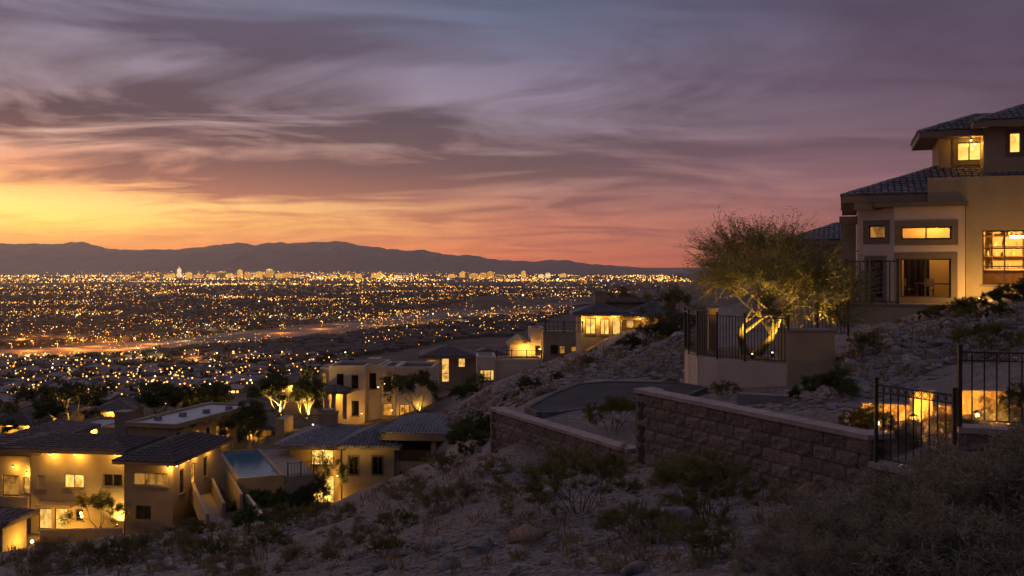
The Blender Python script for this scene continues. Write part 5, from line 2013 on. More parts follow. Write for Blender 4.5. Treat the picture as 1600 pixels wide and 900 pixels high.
# ---- C: pueblo-style house
C = Fr(560, 650, 111.0, -3.0)
HD = C.root('pueblo_house', 'flat-roofed pueblo style house of pale stucco blocks with dark windows', 'house')
for (a, b, t_, v_, dd, ws) in ((514, 570, 575, 0.0, 6.0, [(526, 537, 584, 606, 'dark', 1, 1, 'frame', 0), (549, 560, 586, 607, 'dark', 1, 1, 'frame', 0), (549, 561, 626, 650, 'dark', 1, 1, 'frame', 0)]),
                               (571, 595, 573, 1.6, 6.0, [(577, 588, 583, 608, 'dark', 1, 1, 'frame', 0)]),
                               (596, 618, 576, .6, 6.0, [(599, 611, 588, 611, 'dark', 1, 1, 'frame', 0), (598, 613, 630, 650, 'lit_orange', 1, 1, 'frame', 0)]),
                               (619, 676, 577, -.6, 6.0, [(622, 640, 588, 611, 'dark', 1, 1, 'frame', 0), (624, 640, 632, 652, 'lit_orange', 2, 1, 'frame', 0)]),
                               (500, 514, 578, 3.0, 4.0, [(503, 510, 582, 600, 'lit_dim', 1, 1, 'frame', 0)])):
    q = volume(C, HD, a, b, t_, 655, v_, dd, 'stucco_pale', ws, skirt=3)
    flat_roof(HD, q[0], q[1], v_, v_ + dd, q[3], .25, 'stucco_pale', floor='asphalt')
mb = MB()
mb.box(C.u(574, 3), 3, C.z(590, 0, 3), C.u(594, 3), 4.5, C.z(560, 0, 3))
mb.build('chimney', mt['stucco_pale'], HD)
# lit entrance gazebo
e0, e1 = C.u(500, -2), C.u(541, -2)
ez = C.z(612, e0, -2)
for uu in (e0 + .2, (e0 + e1) / 2, e1 - .2):
    mb = MB()
    mb.box(uu - .2, -2.0, C.z(655, 0, -2), uu + .2, -1.6, ez)
    mb.build('porch_pier', mt['stucco'], HD)
hip(HD, e0, e1, -2.2, 0.0 - .1, ez, 24, .4, 'tile', .2, tiles='FRL')
lamp_light('lamp_light', HD, ((e0 + e1) / 2, -.9, ez - .6), 34, WARM, .1)
for px, py, pw in ((591, 604, 9), (612, 640, 10), (653, 632, 9), (541, 640, 12), (565, 645, 10)):
    eave_lamp(HD, C.pt(px, py, -1.2), pw, r=.09)

# ---- D: dark hip-roofed house
D = Fr(700, 606, 128.0, 4.0)
HE = D.root('dark_hip_house', 'dark house under wide hip roofs with two tall orange windows', 'house')
q = volume(D, HE, 666, 746, 556, 612, 0, 8, 'stucco_dark', [(690, 702, 557, 597, 'lit', 1, 3, 'frame', 0), (716, 727, 556, 574, 'lit', 1, 1, 'frame', 0)], skirt=3)
hip(HE, q[0], q[1] - 1, 0, 8, q[3], 17, 1.0, 'tile', .3, tiles='F')
q = volume(D, HE, 746, 792, 557, 600, 4, 7, 'stucco_dark', (), skirt=3)
hip(HE, q[0] - 1, q[1], 4, 11, q[3] + .1, 14, .8, 'tile', .3, tiles='F')
eave_lamp(HE, D.pt(672, 568, -.4), 14, r=.08)

# ---- E: stepped stucco house
E = Fr(800, 598, 112.0, 3.0)
HF = E.root('stepped_house', 'stepped flat stucco house with yellow corner windows on the hillside', 'house')
for (a, b, t_, bt, v_, dd, ws) in ((745, 774, 560, 602, 0, 5, [(750, 772, 578, 595, 'lit', 4, 1, 'frame', 0)]), (774, 848, 564, 600, 1.0, 4, ()),
                                   (849, 910, 521, 575, 2.0, 6, [(860, 872, 539, 553, 'dark', 1, 1, 'frame', 0), (874, 883, 540, 553, 'lit_dim', 1, 1, 'frame', 0), (892, 902, 541, 550, 'lit_dim', 1, 1, 'frame', 0)]), (911, 968, 524, 570, 4.0, 4, ()), (829, 849, 515, 560, 6, 4, [(836, 848, 540, 556, 'dark', 1, 1, 'frame', 0)])):
    q = volume(E, HF, a, b, t_, bt, v_, dd, 'stucco_pale' if a < 840 else 'stucco', ws, skirt=4)
    flat_roof(HF, q[0], q[1], v_, v_ + dd, q[3], .2, 'stucco_pale' if a < 840 else 'stucco', floor='concrete')
q = volume(E, HF, 797, 828, 538, 566, 6.5, 4, 'stucco_pale', (), skirt=3)
mb = MB()
um = (q[0] + q[1]) / 2
mb.add([(q[0] - .4, 6.0, q[3]), (q[1] + .4, 6.0, q[3]), (um, 6.0, q[3] + 1.0), (q[0] - .4, 11, q[3]), (q[1] + .4, 11, q[3]), (um, 11, q[3] + 1.0)], [(0, 1, 2), (1, 4, 5, 2), (0, 2, 5, 3), (3, 5, 4), (0, 3, 4, 1)])
mb.build('gable_roof', mt['stucco'], HF)
eave_lamp(HF, Vector((um + .6, 5.6, q[3] - .3)), 60, r=.08)
eave_lamp(HF, E.pt(845, 545, 5.4), 30, r=.08)
railing('terrace_railing', 'thin railing along the roof terrace of the stepped stucco house', 'railing', [E.world(E.u(776, 1.2), 1.2, E.z(564, 0, 1.2) + .25), E.world(E.u(846, 1.2), 1.2, E.z(564, 0, 1.2) + .25)], 1.0, .6, 2.0, r=.025)

# ---- F: villa on the crest
G = Fr(940, 522, 98.0, 0.0)
HG = G.root('hilltop_villa', 'villa with glowing window front, square chimney and low grey roofs on the crest', 'house')
q = volume(G, HG, 908, 972, 489, 524, 0, 8, 'stucco', [(915, 931, 497, 522, 'lit_bright', 2, 1, 'frame', 0), (938, 952, 498, 523, 'lit_bright', 2, 1, 'frame', 0), (957, 970, 496, 523, 'lit', 1, 1, 'frame', 0)], skirt=3)
hip(HG, q[0], q[1], 0, 5, q[3], 16, .9, 'tile_slate', .25, tiles='F')
q2 = volume(G, HG, 973, 1078, 496, 526, .8, 8, 'stucco', [(978, 991, 500, 513, 'lit', 1, 1, 'frame', 0), (1001, 1018, 499, 516, 'lit_orange', 2, 1, 'frame', 0), (1028, 1042, 500, 512, 'lit_orange', 1, 1, 'frame', 0), (1050, 1060, 500, 510, 'lit_orange', 1, 1, 'frame', 0)], skirt=3)
hip(HG, q2[0], q2[1], .8, 8, q2[3], 19, .8, 'tile_slate', .25, tiles='F')
q3 = volume(G, HG, 942, 1012, 470, 492, 5.5, 5, 'stucco', (), skirt=0)
flat_roof(HG, q3[0] - .5, q3[1] + 1.5, 5.0, 11, q3[3], .2, 'fascia', floor='asphalt')
lamp_light('lamp_light', HG, G.pt(969, 490, 4.6), 40, WARM, .08)
mb = MB()
mb.box(G.u(929, 2), 2.0, q[3], G.u(948, 2), 3.3, G.z(458, 0, 2))
mb.box(G.u(927, 2), 1.9, G.z(458, 0, 2) + .003, G.u(950, 2), 3.4, G.z(454, 0, 2))
mb.build('chimney', mt['stucco_dark'], HG)
for px, py, pw in ((961, 494, 22), (935, 497, 20), (910, 499, 20), (1000, 497, 14), (1045, 498, 14)):
    eave_lamp(HG, G.pt(px, py, -.5), pw, r=.06)
railing('terrace_railing', 'dark railing with seats along the villa terrace edge', 'railing', [P(852, 520, 95), P(910, 520, 95)], 1.1, .4, 1.8, r=.025)

# ---- smaller houses left of the pool and behind
def small_house(label, px0, px1, pyt, pyb, Y, deg, wins, mat='stucco', roof='hip', lamps=(), pitch=18, name='suburban_house', tiles=True):
    f = Fr(px0, pyb, Y, deg)
    r = f.root(name, label, 'house')
    q = volume(f, r, px0, px1, pyt, pyb, 0, 7, mat, wins, skirt=3)
    if roof == 'hip':
        hip(r, q[0], q[1], 0, 7, q[3], pitch, .7, 'tile', .25, tiles='FR' if tiles else '')
    else:
        flat_roof(r, q[0], q[1], 0, 7, q[3], .25, mat)
    for (x, y, pw) in lamps:
        eave_lamp(r, f.pt(x, y, -.5), pw, r=.08)


small_house('orange-lit stucco house with arched porch left of the flat-roofed house', 96, 152, 672, 700, 100, -8, [(104, 112, 680, 697, 'lit_orange', 1, 1, 'frame', 0), (134, 146, 676, 692, 'dark', 1, 1, 'frame', 0)], lamps=((118, 676, 50), (140, 673, 60), (84, 684, 30)), roof='flat')
small_house('small hip-roofed house at the left with a lamp on its corner', 14, 82, 684, 702, 92, -5, [(30, 38, 688, 698, 'dark', 1, 1, 'frame', 0)], lamps=((84, 690, 60),))
small_house('cream house with a pale corner wall at the left edge', -20, 46, 660, 690, 112, -5, [(4, 12, 668, 682, 'lit', 1, 1, 'frame', 0), (28, 36, 668, 680, 'lit_dim', 1, 1, 'frame', 0)], lamps=((10, 665, 40), (40, 666, 30)))
small_house('low house half hidden by trees right of the flat-roofed house', 372, 424, 668, 700, 108, -5, [(380, 388, 676, 694, 'lit', 1, 1, 'frame', 0), (396, 404, 678, 694, 'lit_orange', 1, 1, 'frame', 0)], lamps=((392, 674, 40), (414, 690, 30)))
small_house('low orange-lit house behind the floodlit round tree', 20, 92, 646, 664, 140, -4, [(34, 40, 651, 660, 'lit', 1, 1, 'frame', 0), (58, 66, 651, 660, 'lit_orange', 1, 1, 'frame', 0)], lamps=((48, 650, 60), (76, 650, 50)), tiles=False)
small_house('long lit house between the large dark tree and the yellow-lit tree', 150, 205, 640, 656, 150, 6, [(160, 166, 645, 653, 'lit', 1, 1, 'frame', 0), (182, 189, 645, 653, 'lit', 1, 1, 'frame', 0)], lamps=((172, 644, 60), (198, 645, 40)), tiles=False)
small_house('low tiled house with a lit porch left of the bright floodlit tree', 352, 412, 640, 660, 135, -6, [(362, 369, 645, 656, 'lit_orange', 1, 1, 'frame', 0), (388, 396, 645, 656, 'lit', 1, 1, 'frame', 0)], lamps=((378, 644, 60), (404, 645, 40)), tiles=False)
small_house('tiled house whose lit windows show above the pueblo house entrance', 430, 496, 598, 618, 150, 4, [(440, 446, 603, 613, 'lit', 1, 1, 'frame', 0), (466, 474, 603, 613, 'lit_orange', 1, 1, 'frame', 0)], lamps=((455, 603, 60), (486, 603, 50)), tiles=False)
# floodlit trees behind the flat-roofed house
tv = [tree_meshes(163 + i, 4.2, 6, .12, .42, .06, 'leaf_olive', 17, (.17, .08), (2, 3), 'bark_pale', 3, .45, .18, .80) for i in range(3)]
for i, (px, py, Y, h, sq_, lit, lb) in enumerate([
        (92, 672, 104, 5.0, (1.5, 1.4, 1), 260, 'floodlit round tree left of the chimney of the flat-roofed house'), (240, 668, 118, 6.2, (1.7, 1.4, 1), 0, 'large dark round tree behind the flat pale roof'), (330, 664, 122, 5.2, (1.3, 1.3, 1), 420, 'yellow-lit tree behind the right end of the flat roof'),
        (300, 662, 122, 4.6, (1.2, 1.2, 1), 260, 'floodlit tree beside the large dark round tree'), (438, 650, 106, 5.2, (1.25, 1.2, 1), 900, 'bright floodlit tree left of the pueblo house'), (478, 655, 100, 4.4, (1.1, 1.1, 1), 800, 'floodlit tree with pale forked trunk at the pueblo house entrance'),
        (655, 648, 102, 4.6, (1.0, 1.0, 1), 120, 'small tree at the right corner of the pueblo house'), (60, 676, 98, 3.6, (1.3, 1.2, 1), 0, 'dark tree at the left in front of the cream house'), (395, 700, 92, 4.4, (1.0, 1.0, 1), 0, 'dark tree behind the swimming pool'), (365, 706, 88, 3.2, (1, 1, 1), 0, 'slim dark tree left of the swimming pool')]):
    xx = (px - 800) / F_PX * Y
    zz = P(px, py, Y).z
    put_tree('garden_tree', lb, 'tree', tv[i % 3], (xx, Y, zz), h / 4.2, i * 1.1, 'garden trees among the houses', sq=sq_)
    if lit:
        uplight('uplight under the ' + lb, (xx + .3, Y - .9, zz + .15), lit * .45, (0, .25, 1), 130)


# ================================================================== the valley
_D = np.geomspace(120, 60000, 4000)
_ROW = HOR - F_PX * np.interp(_D, VY, VZ) / _D


def y_of_row(row):
    return np.interp(np.asarray(row, float), _ROW[::-1], _D[::-1])


def on_valley(px, row):
    Y = y_of_row(row)
    X = (np.asarray(px, float) - 800) / F_PX * Y
    return X, Y, zvalley(X, Y)


vr = np.random.default_rng(21)
LOWX = np.array([-100, 0, 150, 165, 330, 400, 490, 520, 560, 650, 700, 790, 830, 895, 900, 1060, 1100])
LOWY = np.array([656, 656, 648, 638, 622, 606, 606, 580, 560, 545, 533, 527, 512, 488, 470, 448, 446])


def visible(px, row, m=0):
    return row < np.interp(px, LOWX, LOWY) - m


mt['vwall'] = surf('valley_stucco', (0.26, 0.20, 0.15), (0.2, 0.155, 0.115), .3, .9, rand=.35)
mt['vroof'] = surf('valley_roof', (0.25, 0.2, 0.19), (0.18, 0.145, 0.135), .5, .9, rand=.4)
mt['vlit'] = emit('valley_window', (1.0, 0.47, 0.09), 4.5, sample=False)
mt['vlit2'] = emit('valley_window_pale', (1.0, 0.60, 0.17), 4.5, sample=False)
mt['vlit3'] = emit('valley_window_amber', (1.0, 0.40, 0.06), 2.2, sample=False)
mt['vbulb'] = emit('porch_lamp', (1.0, 0.44, 0.07), 220.0, sample=True)


def vhouse_parts(seed):
    rg = random.Random(seed)
    parts = []
    w, d, h = rg.uniform(13, 19), rg.uniform(9, 12), rg.choice((3.2, 3.4, 6.0))
    w2, d2 = w * rg.uniform(.35, .5), rg.uniform(4, 6)
    side = rg.choice((-1, 1))
    mb = MB()
    mb.box(-w / 2, -d / 2, -2, w / 2, d / 2, h)
    x0 = -w / 2 if side < 0 else w / 2 - w2
    mb.box(x0, -d / 2 - d2, -2, x0 + w2, -d / 2 - .01, h)
    parts.append(('wall', mb.mesh('wall', mt['vwall'])))
    mb = MB()

    def hipm(a, b, c, e, z, o=.7):
        a, b, c, e = a - o, b + o, c - o, e + o
        W_, D_ = b - a, e - c
        s = min(W_, D_) / 2
        hh = s * .36
        if W_ >= D_:
            r0, r1 = (a + s, (c + e) / 2, z + hh), (b - s, (c + e) / 2, z + hh)
            mb.add([(a, c, z), (b, c, z), (b, e, z), (a, e, z), r0, r1], [(0, 1, 5, 4), (1, 2, 5), (2, 3, 4, 5), (3, 0, 4), (3, 2, 1, 0)])
        else:
            r0, r1 = ((a + b) / 2, c + s, z + hh), ((a + b) / 2, e - s, z + hh)
            mb.add([(a, c, z), (b, c, z), (b, e, z), (a, e, z), r0, r1], [(0, 1, 4), (1, 2, 5, 4), (2, 3, 5), (3, 0, 4, 5), (3, 2, 1, 0)])
    hipm(-w / 2, w / 2, -d / 2, d / 2, h)
    hipm(x0, x0 + w2, -d / 2 - d2, d / 2 - 2, h + .02)
    parts.append(('roof', mb.mesh('roof', mt['vroof'])))
    for k in range(rg.choice((3, 4, 5))):
        wx = rg.uniform(-w / 2 + 1.5, w / 2 - 1.5)
        yy = -d / 2 - .06
        if x0 - .5 < wx < x0 + w2 + .5:
            yy = -d / 2 - d2 - .06
            wx = min(max(wx, x0 + 1.2), x0 + w2 - 1.2)
        zz = rg.choice((1.0, 1.0, 4.0)) if h > 5 else .9
        ww, hh = rg.uniform(.5, 1.4), rg.uniform(.7, 1.3)
        mb = MB()
        mb.box(wx - ww / 2, yy, zz, wx + ww / 2, yy + .1, zz + hh)
        parts.append(('window', mb.mesh('window', mt[rg.choice(('vlit', 'vlit', 'vlit2', 'vlit3'))])))
    if rg.random() < .75:
        mb = MB()
        mb.ball((rg.uniform(-w / 2, w / 2), -d / 2 - (d2 if rg.random() < .4 else 0) - .5, 2.5), .16)
        parts.append(('porch_lamp', mb.mesh('porch_lamp', mt['vbulb'])))
    return parts


VH = [vhouse_parts(300 + i) for i in range(10)]
placed = []
tries = 0
while len(placed) < 290 and tries < 30000:
    tries += 1
    row = 556 + 96 * vr.random() ** .85
    px = vr.uniform(-30, 800)
    if not visible(px, row, 3):
        continue
    X, Y, Z = on_valley(px, row)
    X, Y, Z = float(X), float(Y), float(Z)
    if Y < 205 or any((X - a) ** 2 + (Y - b) ** 2 < 21 ** 2 for a, b in placed):
        continue
    placed.append((X, Y))
    r = thing('valley_house', 'small tile-roofed house among many in the dark valley suburb', 'house', (X, Y, float(zground0(X, Y))), R(vr.choice([-25, -8, 0, 12, 30, 75, -80]) + vr.uniform(-6, 6)), 'houses of the valley suburb')
    for nm, me in VH[vr.integers(len(VH))]:
        link(nm, me, r)
# the farther suburb as one mass
V_, F_ = [], []
nb_ = 0
fw = 0
while fw < 3800:
    row = vr.choice([vr.uniform(500, 556), vr.uniform(446, 505), vr.uniform(556, 612)], p=[.36, .44, .20])
    px = vr.uniform(-60, 1120)
    if not visible(px, row, 1):
        continue
    # keep the desert strip by the highway open
    strip = np.interp(px, [0, 200, 400, 560, 720, 900], [556, 546, 530, 512, 492, 478])
    if strip - 14 < row < strip + 9:
        continue
    X, Y, Z = (float(q) for q in on_valley(px, row))
    if row > 556 and any((X - a) ** 2 + (Y - b) ** 2 < 17 ** 2 for a, b in placed):
        continue
    w, d, h = vr.uniform(11, 19) * (1 + Y / 9000), vr.uniform(9, 16), vr.uniform(3.2, 6.5) * (1 + Y / 9000)
    z = Z
    v = [(X - w / 2, Y - d / 2, z - 2), (X + w / 2, Y - d / 2, z - 2), (X + w / 2, Y + d / 2, z - 2), (X - w / 2, Y + d / 2, z - 2)]
    v += [(a, b, z + h) for a, b, c in v]
    v += [(X - w * .25, Y, z + h + 2), (X + w * .25, Y, z + h + 2)]
    V_ += v
    F_ += [(nb_, nb_ + 1, nb_ + 5, nb_ + 4), (nb_ + 1, nb_ + 2, nb_ + 6, nb_ + 5), (nb_ + 3, nb_ + 0, nb_ + 4, nb_ + 7), (nb_ + 4, nb_ + 5, nb_ + 9, nb_ + 8), (nb_ + 6, nb_ + 7, nb_ + 8, nb_ + 9), (nb_ + 5, nb_ + 6, nb_ + 9, nb_ + 9)[:3], (nb_ + 7, nb_ + 4, nb_ + 8)]
    nb_ += 10
    fw += 1
me = bpy.data.meshes.new('far_suburb')
me.from_pydata(V_, [], F_)
me.materials.append(surf('far_roofs', (0.10, 0.075, 0.068), (0.06, 0.046, 0.042), .01, .9))
tag(link('far_suburb', me), 'mass of dark rooftops of the far suburbs', None, kind='stuff')

# trees of the valley
VT = []
for i in range(5):
    rg2 = np.random.default_rng(400 + i)
    n = 420
    u = rg2.normal(size=(n, 3))
    u /= np.linalg.norm(u, axis=1, keepdims=True)
    lobes = rg2.normal(size=(6, 3)) * np.array([1.2, 1.2, .6])
    c = lobes[rg2.integers(6, size=n)] + u * rg2.uniform(.9, 1.5, (n, 1)) * np.array([1, 1, .8]) + np.array([0, 0, 3.4])
    v, f = leaf_quads(c, u + rg2.normal(size=(n, 3)) * .6, rg2.uniform(.5, 1.0, n), rg2.uniform(.4, .8, n), rg2)
    crown = np_mesh('crown', v, f, mt['leaf_valley'])
    mb = MB()
    mb.tube((0, 0, -1), (0, 0, 2.4), .22, .16, 6)
    for k in range(4):
        a = k * 1.6 + i
        mb.tube((0, 0, 1.8), (math.cos(a) * 1.3, math.sin(a) * 1.3, 3.6), .13, .06, 5)
    VT.append((mb.mesh('trunk', mt['bark']), crown))
nt3 = 0
while nt3 < 240:
    row = 556 + 98 * vr.random() ** .8
    px = vr.uniform(-30, 800)
    if not visible(px, row, 2):
        continue
    X, Y, Z = (float(q) for q in on_valley(px, row))
    if Y < 190 or any((X - a) ** 2 + (Y - b) ** 2 < 8 ** 2 for a, b in placed):
        continue
    put_tree('valley_tree', 'dark round tree among the houses of the valley suburb', 'tree', VT[vr.integers(5)], (X, Y, float(zground0(X, Y))), vr.uniform(.45, .95), vr.uniform(0, 6), 'trees of the valley suburb')
    nt3 += 1
# farther trees as one mass
cs, us = [], []
k = 0
while k < 3200:
    row = vr.uniform(448, 575) if vr.random() < .85 else vr.uniform(560, 640)
    px = vr.uniform(-60, 1120)
    if not visible(px, row, 1):
        continue
    strip = np.interp(px, [0, 200, 400, 560, 720, 900], [556, 546, 530, 512, 492, 478])
    if strip - 14 < row < strip + 8:
        continue
    X, Y, Z = (float(q) for q in on_valley(px, row))
    if Y < 260:
        continue
    s = vr.uniform(1.5, 3.2) * (1 + Y / 5000)
    m_ = 9
    cc = np.array([X, Y, float(zground0(X, Y)) + s]) + vr.normal(size=(m_, 3)) * np.array([s, s, s * .5]) * .7
    cs.append(cc)
    us.append(np.full(m_, s))
    k += 1
cs, us = np.concatenate(cs), np.concatenate(us)
v, f = leaf_quads(cs, vr.normal(size=cs.shape), us * 1.5, us * 1.1, vr)
tag(link('far_trees', np_mesh('far_trees', v, f, mt['leaf_valley'])), 'dark tree masses of the far suburbs', None, kind='stuff')


# ---- highway and streets
def strip_road(name, label, pts, width, mat, lift=.35):
    pr = np.array(pts, float)
    t_ = np.linspace(0, len(pr) - 1, 160)
    px = np.interp(t_, np.arange(len(pr)), pr[:, 0])
    ro_ = np.interp(t_, np.arange(len(pr)), pr[:, 1])
    kx = np.ones(9) / 9
    px = np.convolve(np.pad(px, 4, 'edge'), kx, 'valid')
    ro_ = np.convolve(np.pad(ro_, 4, 'edge'), kx, 'valid')
    X, Y, Z = on_valley(px, ro_)
    T = np.stack([np.gradient(X), np.gradient(Y)], 1)
    T /= np.linalg.norm(T, axis=1, keepdims=True)
    n = np.stack([-T[:, 1], T[:, 0]], 1) * width / 2
    zz = zground0(X, Y) + lift
    L_v = np.stack([X + n[:, 0], Y + n[:, 1], zz], 1)
    R_v = np.stack([X - n[:, 0], Y - n[:, 1], zz], 1)
    V = np.concatenate([L_v, R_v])
    m_ = len(X)
    f = [(i, i + m_, i + m_ + 1, i + 1) for i in range(m_ - 1)]
    o = link(name, np_mesh(name, V, np.array(f), mat))
    tag(o, label, None, kind='structure')
    return X, Y


mt['hwy'] = surf('highway_concrete', (0.23, 0.185, 0.165), (0.18, 0.145, 0.13), .02, .9)
mt['desert'] = surf('bare_desert', (0.15, 0.105, 0.09), (0.11, 0.08, 0.07), .01, .95)
strip_road('desert_strip', 'bare desert strip along the highway', [(-80, 556), (60, 553), (200, 546), (330, 534), (430, 524), (560, 508), (700, 492), (800, 484), (900, 474)], 240, mt['desert'], .5)
strip_road('road', 'curving highway across the valley floor', [(-80, 566), (60, 560), (200, 551), (330, 540), (430, 529), (470, 524), (500, 518)], 26, mt['hwy'], 1.2)
strip_road('road', 'upper highway ramp across the desert strip', [(-80, 549), (100, 548), (210, 545), (300, 531), (390, 520), (480, 512), (620, 500), (720, 492)], 22, mt['hwy'], 1.2)

# ---- sodium street lamps along the highway (near enough to be told apart)
mt['sodium'] = emit('sodium_lamp', (1.0, 0.42, 0.07), 6.0, sample=False)
mt['whitelamp'] = emit('white_lamp', (1.0, 0.85, 0.5), 8.0, sample=False)
SL = [(18, 552, 'o'), (52, 548, 'o'), (90, 553, 'o'), (113, 545, 'o'), (130, 547, 'o'), (152, 541, 'o'), (182, 546, 'o'), (212, 543, 'o'), (240, 537, 'o'), (70, 531, 'o'), (36, 536, 'o'), (110, 533, 'o'), (170, 533, 'o'),
      (295, 533, 'w'), (325, 520, 'w'), (370, 518, 'w'), (443, 520, 'o'), (504, 514, 'o'), (532, 506, 'w'), (470, 502, 'w'), (598, 508, 'o'), (652, 504, 'o'), (702, 500, 'o'), (678, 500, 'w'), (770, 490, 'o'), (820, 489, 'o'), (859, 486, 'o'), (219, 565, 'w'), (244, 565, 'w'), (310, 567, 'o'), (720, 506, 'w'), (1000, 474, 'o')]
ONES = ['first', 'second', 'third', 'fourth', 'fifth', 'sixth', 'seventh', 'eighth', 'ninth', 'tenth', 'eleventh', 'twelfth', 'thirteenth', 'fourteenth', 'fifteenth', 'sixteenth', 'seventeenth', 'eighteenth', 'nineteenth', 'twentieth']
TENS = ONES + ['twenty-' + q for q in ONES[:9]] + ['thirtieth'] + ['thirty-' + q for q in ONES[:9]]
SL.sort()
for i, (px, row, c) in enumerate(SL):
    X, Y, Z = (float(q) for q in on_valley(px, row))
    g = float(zground0(X, Y))
    r = thing('street_lamp', '%s street lamp by the valley highway, %s from the left' % ('orange' if c == 'o' else 'white', TENS[i]), 'street lamp', (X, Y, g), 0, 'street lamps along the valley highway')
    hh = 16.0
    mb = MB()
    mb.tube((0, 0, 0), (0, 0, hh), .35, .22, 6)
    mb.build('pole', mt['lampmetal'], r)
    mb = MB()
    mb.tube((0, 0, hh - .3), (-2.4, -.4, hh + .5), .16, .12, 5)
    mb.build('arm', mt['lampmetal'], r)
    mb = MB()
    mb.ball((-2.6, -.5, hh + .2), Y * .00045)
    mb.build('lamp_head', mt['sodium' if c == 'o' else 'whitelamp'], r)
    lamp_light('lamp_light', r, (-2.6, -4, hh - 2), 22000 if c == 'o' else 6000, (1.0, .36, .06) if c == 'o' else (1.0, .75, .4), .8)

# ---- countless lights of the city
LX, LR, LS, LC = [], [], [], []
PAL = [((1.0, .43, .06), .54), ((1.0, .56, .15), .18), ((1.0, .33, .04), .20), ((1.0, .86, .6), .05), ((1.0, .2, .06), .02), ((.65, 1.0, .45), .01)]
pal_c = np.array([p[0] for p in PAL])
pal_p = np.array([p[1] for p in PAL])


def lights(px, row, size=(.00026, .00060), bright=(1.5, 7), h=(4, 12), pc=None):
    px, row = np.asarray(px, float), np.asarray(row, float)
    ok = visible(px, row, -1)
    px, row = px[ok], row[ok]
    n = len(px)
    X, Y, Z = on_valley(px, row)
    Zg = zground0(X, Y) + vr.uniform(*h, n)
    LX.append(np.stack([X, Y, Zg], 1))
    LR.append(Y * 1.2 * vr.uniform(*size, n))
    LS.append(0.95 * (bright[0] + (bright[1] - bright[0]) * vr.random(n) ** 2.5))
    LC.append(pal_c[vr.choice(len(pal_p), n, p=pal_p)] if pc is None else np.tile(np.array(pc, float), (n, 1)))


def clumpy(n, x0, x1, r0, r1, pw=1.0, thr=.5):
    px, row = [], []
    while len(px) < n:
        x, r = vr.uniform(x0, x1, 400), r0 + (r1 - r0) * vr.random(400) ** pw
        k_ = vnoise(x / 38.0, (r - 415) * .16) + .5 * vnoise(x / 11.0, r * .6)
        ok = k_ / 1.5 > thr + .25 * (vr.random(400) - .5)
        px += x[ok].tolist()
        row += r[ok].tolist()
    return np.array(px[:n]), np.array(row[:n])


# bright strip under the mountains
q = clumpy(1700, -60, 1080, 430.5, 441, 1.3, .42)
lights(*q, size=(.00026, .00055), bright=(1.6, 9))
n = 520
lights(np.clip(vr.normal(430, 170, n), -50, 1080), 430 + np.abs(vr.normal(0, 1, n)) * 3, size=(.0002, .00045), bright=(1.2, 7), h=(10, 70))
lights(vr.uniform(-60, 1080, 160), vr.uniform(425.5, 430, 160), size=(.00018, .0003), bright=(.5, 1.6))
# valley floor
q = clumpy(2200, -60, 1100, 440, 505, 1.0, .5)
lights(*q, size=(.00022, .00045), bright=(.6, 4.5))
q = clumpy(420, -60, 700, 494, 540, 1.2, .5)
lights(*q, size=(.0002, .00045), bright=(.5, 3.5))
q = clumpy(420, -60, 820, 548, 645, 1.0, .45)
lights(*q, size=(.00025, .00045), bright=(1.2, 5), h=(5, 8))
q = clumpy(200, 560, 900, 494, 540, 1.0, .4)
lights(*q, size=(.00025, .0005), bright=(.8, 4), h=(2, 6))
q = clumpy(800, -60, 720, 556, 652, 1.0, .4)
lights(*q, size=(.0005, .001), bright=(1.5, 7), h=(5, 9))
q = clumpy(260, 560, 900, 494, 545, 1.0, .35)
lights(*q, size=(.0003, .0006), bright=(1.5, 6), h=(5, 9))
q = clumpy(500, -60, 420, 505, 548, 1.0, .42)
lights(*q, size=(.00026, .00055), bright=(1.0, 6))
# streets: rows of lamps
ST = [((-60, 437), (1080, 438), 320, 7), ((-60, 443), (260, 441), 90, 7), ((250, 446), (480, 443), 80, 8), ((330, 446), (700, 446), 150, 8), ((600, 448), (900, 452), 90, 6), ((240, 462), (320, 447), 40, 9), ((250, 459), (430, 470), 70, 8), ((410, 471), (545, 470), 60, 7),
      ((0, 476), (140, 473), 60, 6), ((-60, 452), (180, 450), 60, 5), ((40, 490), (130, 491), 30, 5), ((0, 497), (190, 492), 46, 6), ((130, 492), (240, 499), 36, 5), ((220, 510), (290, 503), 30, 6), ((270, 518), (390, 515), 30, 6), ((420, 500), (560, 497), 36, 6),
      ((560, 496), (690, 486), 40, 6), ((500, 462), (640, 457), 40, 5), ((640, 470), (820, 466), 40, 5), ((700, 456), (960, 458), 60, 5), ((440, 482), (620, 476), 40, 4), ((860, 462), (1060, 455), 50, 5), ((60, 460), (240, 456), 40, 5), ((100, 538), (260, 531), 24, 6), ((590, 516), (760, 506), 30, 5)]
for k_ in range(26):
    r_ = 440.5 + 58 * (k_ / 26) ** 1.3
    x_0 = vr.uniform(-80, 800)
    L_ = vr.uniform(90, 300)
    ST.append(((x_0, r_), (x_0 + L_, r_ + vr.uniform(-3, 2)), int(L_ / 4.2), vr.uniform(4, 7)))
for (a, b, n, br) in ST:
    t_ = np.sort(vr.random(n))
    lights(a[0] + (b[0] - a[0]) * t_, a[1] + (b[1] - a[1]) * t_ + vr.normal(0, .35, n), size=(.00024, .0005), bright=(br * .2, br * 1.2))
